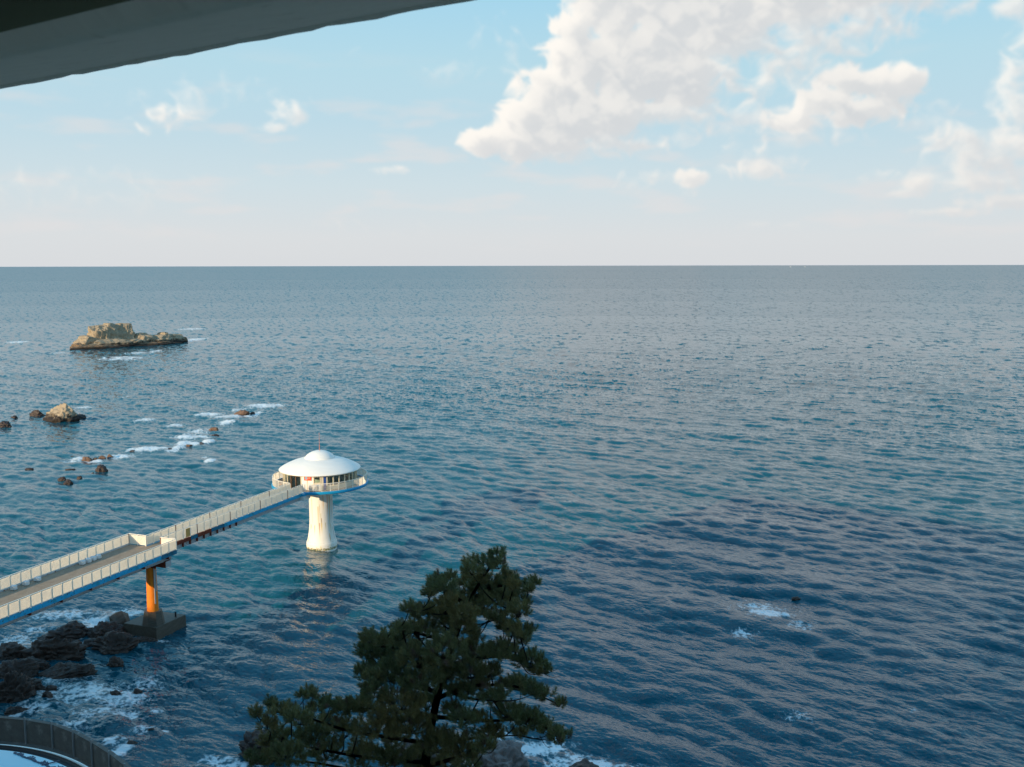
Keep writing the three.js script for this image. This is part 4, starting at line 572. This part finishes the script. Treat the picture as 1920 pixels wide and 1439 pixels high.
// ------------------------------------------------------------------ the pine tree
{
  const DEP = 38, root = deep(792, 1440, DEP), gy = 9.0, pine = thing('pine_tree', 'dark pine tree in the shade at the bottom of the view, leaning right', 'tree', [root.x, 0, root.z]);
  const V = (px, py, dd = 0) => deep(px, py, DEP + dd).sub(new THREE.Vector3(root.x, 0, root.z));
  const bark = std({ map: surface(256, (u, v) => { const n = tileNoise(u, v, 3, 5, 101); const k = 0.20 + 0.10 * n; return [k + 0.03, k, k - 0.02]; }), roughness: 0.95, bumpMap: rockBump, bumpScale: 0.03 });
  const trunk = [new THREE.Vector3(-0.6, gy - 0.6, 0.4), new THREE.Vector3(-0.35, 11.5, 0.2), V(796, 1440), V(812, 1345), V(832, 1265), V(858, 1185), V(884, 1120), V(908, 1080), V(930, 1052)];
  obj('trunk', tube(trunk, 0.34, 0.035, 10, 40), bark, pine);
  // limbs, each from the trunk outwards
  const LIMBS = [[[812, 1345], [860, 1348], [920, 1352], [985, 1352], [1040, 1374]], [[806, 1390], [850, 1392], [905, 1382], [975, 1380]], [[820, 1310], [870, 1290], [925, 1285], [975, 1290], [1040, 1318]], [[838, 1250], [880, 1238], [935, 1232], [985, 1242], [1030, 1262]], [[866, 1168], [900, 1150], [925, 1158], [950, 1178], [982, 1200]], [[872, 1150], [905, 1128], [930, 1132], [965, 1150]], [[880, 1130], [915, 1105], [955, 1098], [990, 1110], [1001, 1096]],
    [[868, 1160], [838, 1150], [805, 1150], [770, 1146]], [[876, 1135], [850, 1120], [828, 1106], [803, 1115]], [[850, 1205], [810, 1195], [768, 1185], [735, 1185]], [[838, 1250], [790, 1235], [735, 1215], [690, 1215]], [[822, 1300], [780, 1285], [730, 1268], [684, 1262]], [[812, 1345], [760, 1335], [700, 1330], [640, 1330]], [[803, 1395], [740, 1385], [650, 1370], [570, 1345], [510, 1335]], [[798, 1430], [720, 1425], [620, 1410], [540, 1390], [490, 1350]], [[795, 1450], [700, 1450], [580, 1430], [480, 1425]], [[797, 1440], [860, 1420], [930, 1400]], [[828, 1280], [850, 1300], [880, 1310], [925, 1315]]];
  const rl = rng(55), nodes = [];
  const limbPts = LIMBS.map((l) => { const dz = (rl() - 0.5) * 5; return l.map(([x, y], i) => V(x, y, dz * i / (l.length - 1))); });
  trunk.slice(2).forEach((p) => nodes.push(p));
  const seg = (pts) => { for (let i = 0; i < pts.length - 1; i++) for (let k = 0; k < 5; k++) nodes.push(pts[i].clone().lerp(pts[i + 1], k / 5)); nodes.push(pts[pts.length - 1]); };
  limbPts.forEach((p) => { obj('limb', tube(p, 0.10, 0.022, 6), bark, pine); seg(p); });
  // clumps of shoots [photograph x, y, radius]
  const CL = [[930, 1047, 14], [884, 1056, 10], [908, 1063, 16], [884, 1072, 12], [936, 1062, 10], [822, 1092, 14], [844, 1084, 7], [832, 1104, 15], [803, 1116, 8], [812, 1100, 8], [880, 1093, 19], [915, 1091, 17], [952, 1091, 15], [962, 1101, 12], [951, 1078, 6], [900, 1108, 19], [944, 1118, 16], [972, 1118, 9], [952, 1130, 14], [925, 1122, 12], [976, 1145, 15], [987, 1130, 6], [957, 1158, 13], [927, 1160, 9], [952, 1178, 13], [973, 1188, 14], [985, 1204, 8], [994, 1183, 6], [1001, 1095, 6], [992, 1110, 4],
    [840, 1133, 14], [868, 1126, 17], [898, 1130, 13], [768, 1142, 8], [788, 1146, 9], [813, 1148, 15], [842, 1155, 18], [872, 1155, 18], [782, 1157, 11], [895, 1148, 9], [748, 1177, 7], [770, 1181, 16], [798, 1177, 19], [835, 1177, 20], [868, 1177, 18], [890, 1195, 11], [744, 1196, 10],
    [701, 1200, 17], [688, 1226, 18], [712, 1217, 16], [678, 1262, 14], [728, 1212, 24], [760, 1212, 24], [786, 1238, 28], [836, 1222, 26], [866, 1212, 16], [888, 1228, 20], [915, 1222, 14], [940, 1224, 20], [965, 1232, 14], [992, 1242, 20], [1020, 1256, 10], [1004, 1262, 9], [752, 1243, 22], [716, 1240, 20],
    [735, 1266, 26], [696, 1282, 18], [790, 1280, 28], [846, 1262, 24], [884, 1262, 22], [918, 1262, 15], [820, 1254, 20], [976, 1288, 20], [1000, 1296, 14], [1019, 1306, 12], [1048, 1322, 9], [955, 1284, 9], [921, 1312, 17], [938, 1306, 10], [866, 1297, 16], [898, 1288, 12], [846, 1330, 12], [950, 1337, 18], [972, 1342, 16], [992, 1354, 20], [1030, 1371, 17], [1012, 1360, 15], [1058, 1379, 10], [1052, 1396, 7], [976, 1376, 11], [922, 1378, 18], [870, 1352, 18], [898, 1350, 12], [818, 1398, 27], [868, 1408, 24], [768, 1362, 30], [750, 1322, 30], [700, 1300, 18], [800, 1322, 22], [905, 1402, 14], [1040, 1384, 10],
    [478, 1336, 8], [482, 1345, 6], [505, 1320, 8], [512, 1330, 7], [578, 1298, 9], [566, 1306, 6], [584, 1308, 8], [530, 1334, 11], [545, 1338, 9], [606, 1318, 9], [592, 1330, 11], [618, 1326, 7], [634, 1322, 7], [648, 1332, 19], [680, 1328, 20], [560, 1350, 18], [503, 1362, 13], [525, 1386, 19], [500, 1392, 12], [584, 1382, 25], [646, 1374, 26], [708, 1368, 26], [612, 1356, 14], [474, 1428, 13], [500, 1426, 14], [543, 1420, 23], [612, 1414, 25], [680, 1416, 25], [735, 1424, 24], [785, 1428, 24], [740, 1392, 18], [840, 1434, 20], [880, 1436, 16]];
  const shoots = [], rc = rng(99), twigs = [];
  const up = new THREE.Vector3(0, 1, 0), m = new THREE.Matrix4(), q = new THREE.Quaternion();
  CL.forEach(([x, y, rp], ci) => {
    const spread = 1.6 + rp * 0.07, c = V(x, y, (rc() - 0.5) * spread * 2), r = rp / 46 * 1.04;
    // a bough from the nearest wood
    let best = null, bd = 1e9; for (const n of nodes) { const d = n.distanceTo(c) + (n.y > c.y ? 0.25 : 0); if (d < bd) { bd = d; best = n; } }
    const root2 = c.clone().add(new THREE.Vector3((rc() - 0.5) * 0.1, -r * 0.5, 0)), midp = best.clone().lerp(root2, 0.55).add(new THREE.Vector3((rc() - 0.5) * 0.1, -0.06 - 0.05 * bd, (rc() - 0.5) * 0.1));
    if (bd < 3.6) twigs.push(tube([best, midp, root2], 0.03 + 0.01 * r, 0.012, 5, 6));
    const count = Math.max(3, Math.round(245 * r * r * (0.9 + 0.3 * rc()) + 5));
    for (let k = 0; k < count; k++) {
      const a = rc() * 6.283, el = Math.asin(clamp(rc() * 1.45 - 0.45, -1, 1)), rr = r * (0.30 + 0.95 * Math.sqrt(rc()) * (0.75 + 0.5 * rc()));
      const dir = new THREE.Vector3(Math.cos(a) * Math.cos(el), Math.sin(el) * 0.72, Math.sin(a) * Math.cos(el)), p = c.clone().addScaledVector(dir, rr);
      const tip = dir.clone().multiplyScalar(0.8).add(new THREE.Vector3((rc() - 0.5) * 0.5, 0.75 + 0.35 * rc(), (rc() - 0.5) * 0.5)).normalize();
      q.setFromUnitVectors(up, tip); const s = 0.82 + 0.42 * rc(); m.compose(p, q, new THREE.Vector3(s, s, s)); shoots.push([m.clone(), ci, rc()]);
      if (k % 3 === 0) twigs.push(tube([root2, root2.clone().lerp(p, 0.6).add(new THREE.Vector3(0, -0.03, 0)), p.clone().addScaledVector(tip, 0.05)], 0.012, 0.006, 4, 3));
    }
  });
  // shoots all along the outer wood
  limbPts.forEach((l, li) => { for (let i = 0; i < l.length - 1; i++) for (let k = 0; k < 16; k++) { if (i === 0 && k < 8) continue; const p = l[i].clone().lerp(l[i + 1], rc()).add(new THREE.Vector3((rc() - 0.5) * 0.5, 0.02 + 0.34 * rc() * rc(), (rc() - 0.5) * 0.9)), tip = new THREE.Vector3((rc() - 0.5) * 1.3, 0.5 + 0.7 * rc(), (rc() - 0.5) * 1.3).normalize(); q.setFromUnitVectors(up, tip); const s = 0.8 + 0.5 * rc(); m.compose(p, q, new THREE.Vector3(s, s, s)); shoots.push([m.clone(), 200 + li, rc()]); } });
  // bare twigs at the right
  for (const [x0, y0, x1, y1] of [[1000, 1262, 1046, 1255], [1020, 1264, 1052, 1268], [1012, 1380, 1032, 1405], [930, 1045, 948, 1036], [960, 1345, 950, 1362]]) twigs.push(tube([V(x0, y0), V((x0 + x1) / 2, (y0 + y1) / 2 + 5), V(x1, y1)], 0.018, 0.006, 5, 6));
  const tw = obj('twigs', twigs, bark, pine); tw.userData.kind = 'stuff';
  // one shoot: a short stem in a brush of needles
  const rn = rng(8), pos = [], nor = [], idx = []; const needle = (o, d, l, w) => { const side = new THREE.Vector3(rn() - 0.5, rn() - 0.5, rn() - 0.5).cross(d).normalize(), n = d.clone().cross(side).normalize(), i = pos.length / 3; for (const [f, g] of [[0, -1], [0, 1], [0.7, 0.8], [0.7, -0.8], [1, 0]]) { const p = o.clone().addScaledVector(d, l * f).addScaledVector(side, w * g); p.y -= 0.02 * f * f * l * 3; pos.push(p.x, p.y, p.z); nor.push(n.x, n.y, n.z); } idx.push(i, i + 1, i + 2, i, i + 2, i + 3, i + 3, i + 2, i + 4); };
  for (let k = 0; k < 96; k++) { const t = rn(), a = rn() * 6.283, tilt = mix(1.25, 0.3, t) + (rn() - 0.5) * 0.35; needle(new THREE.Vector3(0, -0.06 + 0.20 * t, 0), new THREE.Vector3(Math.sin(tilt) * Math.cos(a), Math.cos(tilt), Math.sin(tilt) * Math.sin(a)), 0.12 + 0.08 * rn(), 0.0042); }
  const ng = new THREE.BufferGeometry(); ng.setAttribute('position', new THREE.Float32BufferAttribute(pos, 3)); ng.setIndex(idx);
  const crown = new THREE.InstancedMesh(ng, new THREE.MeshPhysicalMaterial({ color: 0xffffff, roughness: 0.75, transmission: 0.4, thickness: 0 }), shoots.length); crown.name = 'crown'; crown.userData.kind = 'stuff';
  const cc = new THREE.Color(); shoots.forEach(([mm, ci, v], i) => { crown.setMatrixAt(i, mm); const h = (Math.sin(ci * 12.9898) * 43758.5453 % 1 + 1) % 1, k = 0.75 + 0.3 * h + 0.3 * v; cc.setRGB(0.150 * k * (0.8 + 0.4 * h), 0.148 * k, 0.044 * k); if (v > 0.975) cc.setRGB(0.13, 0.075, 0.045); crown.setColorAt(i, cc); });
  pine.add(shade(crown)); console.log('shoots', shoots.length);
}

// ------------------------------------------------------------------ two ships on the horizon
for (const [px, label] of [[1483, 'left one of two tiny white ships on the horizon'], [1510, 'right one of two tiny white ships on the horizon']]) {
  const p = deep(px, 500, 17000), s = thing('ship', label, 'ship', [p.x, 0, p.z], 0.3, 'ships on the horizon');
  const hull = new THREE.Shape([[-32, 9], [-30, 0], [28, 0], [36, 10], [20, 8]].map((a) => new THREE.Vector2(...a)));
  obj('hull', new THREE.ExtrudeGeometry(hull, { depth: 12, bevelEnabled: false }).translate(0, 0, -6), M.white, s); obj('cabin', box(20, 12, 10, -16, 14.5, 0), M.white, s); s.scale.setScalar(0.42);
}
renderer.render(scene, camera);
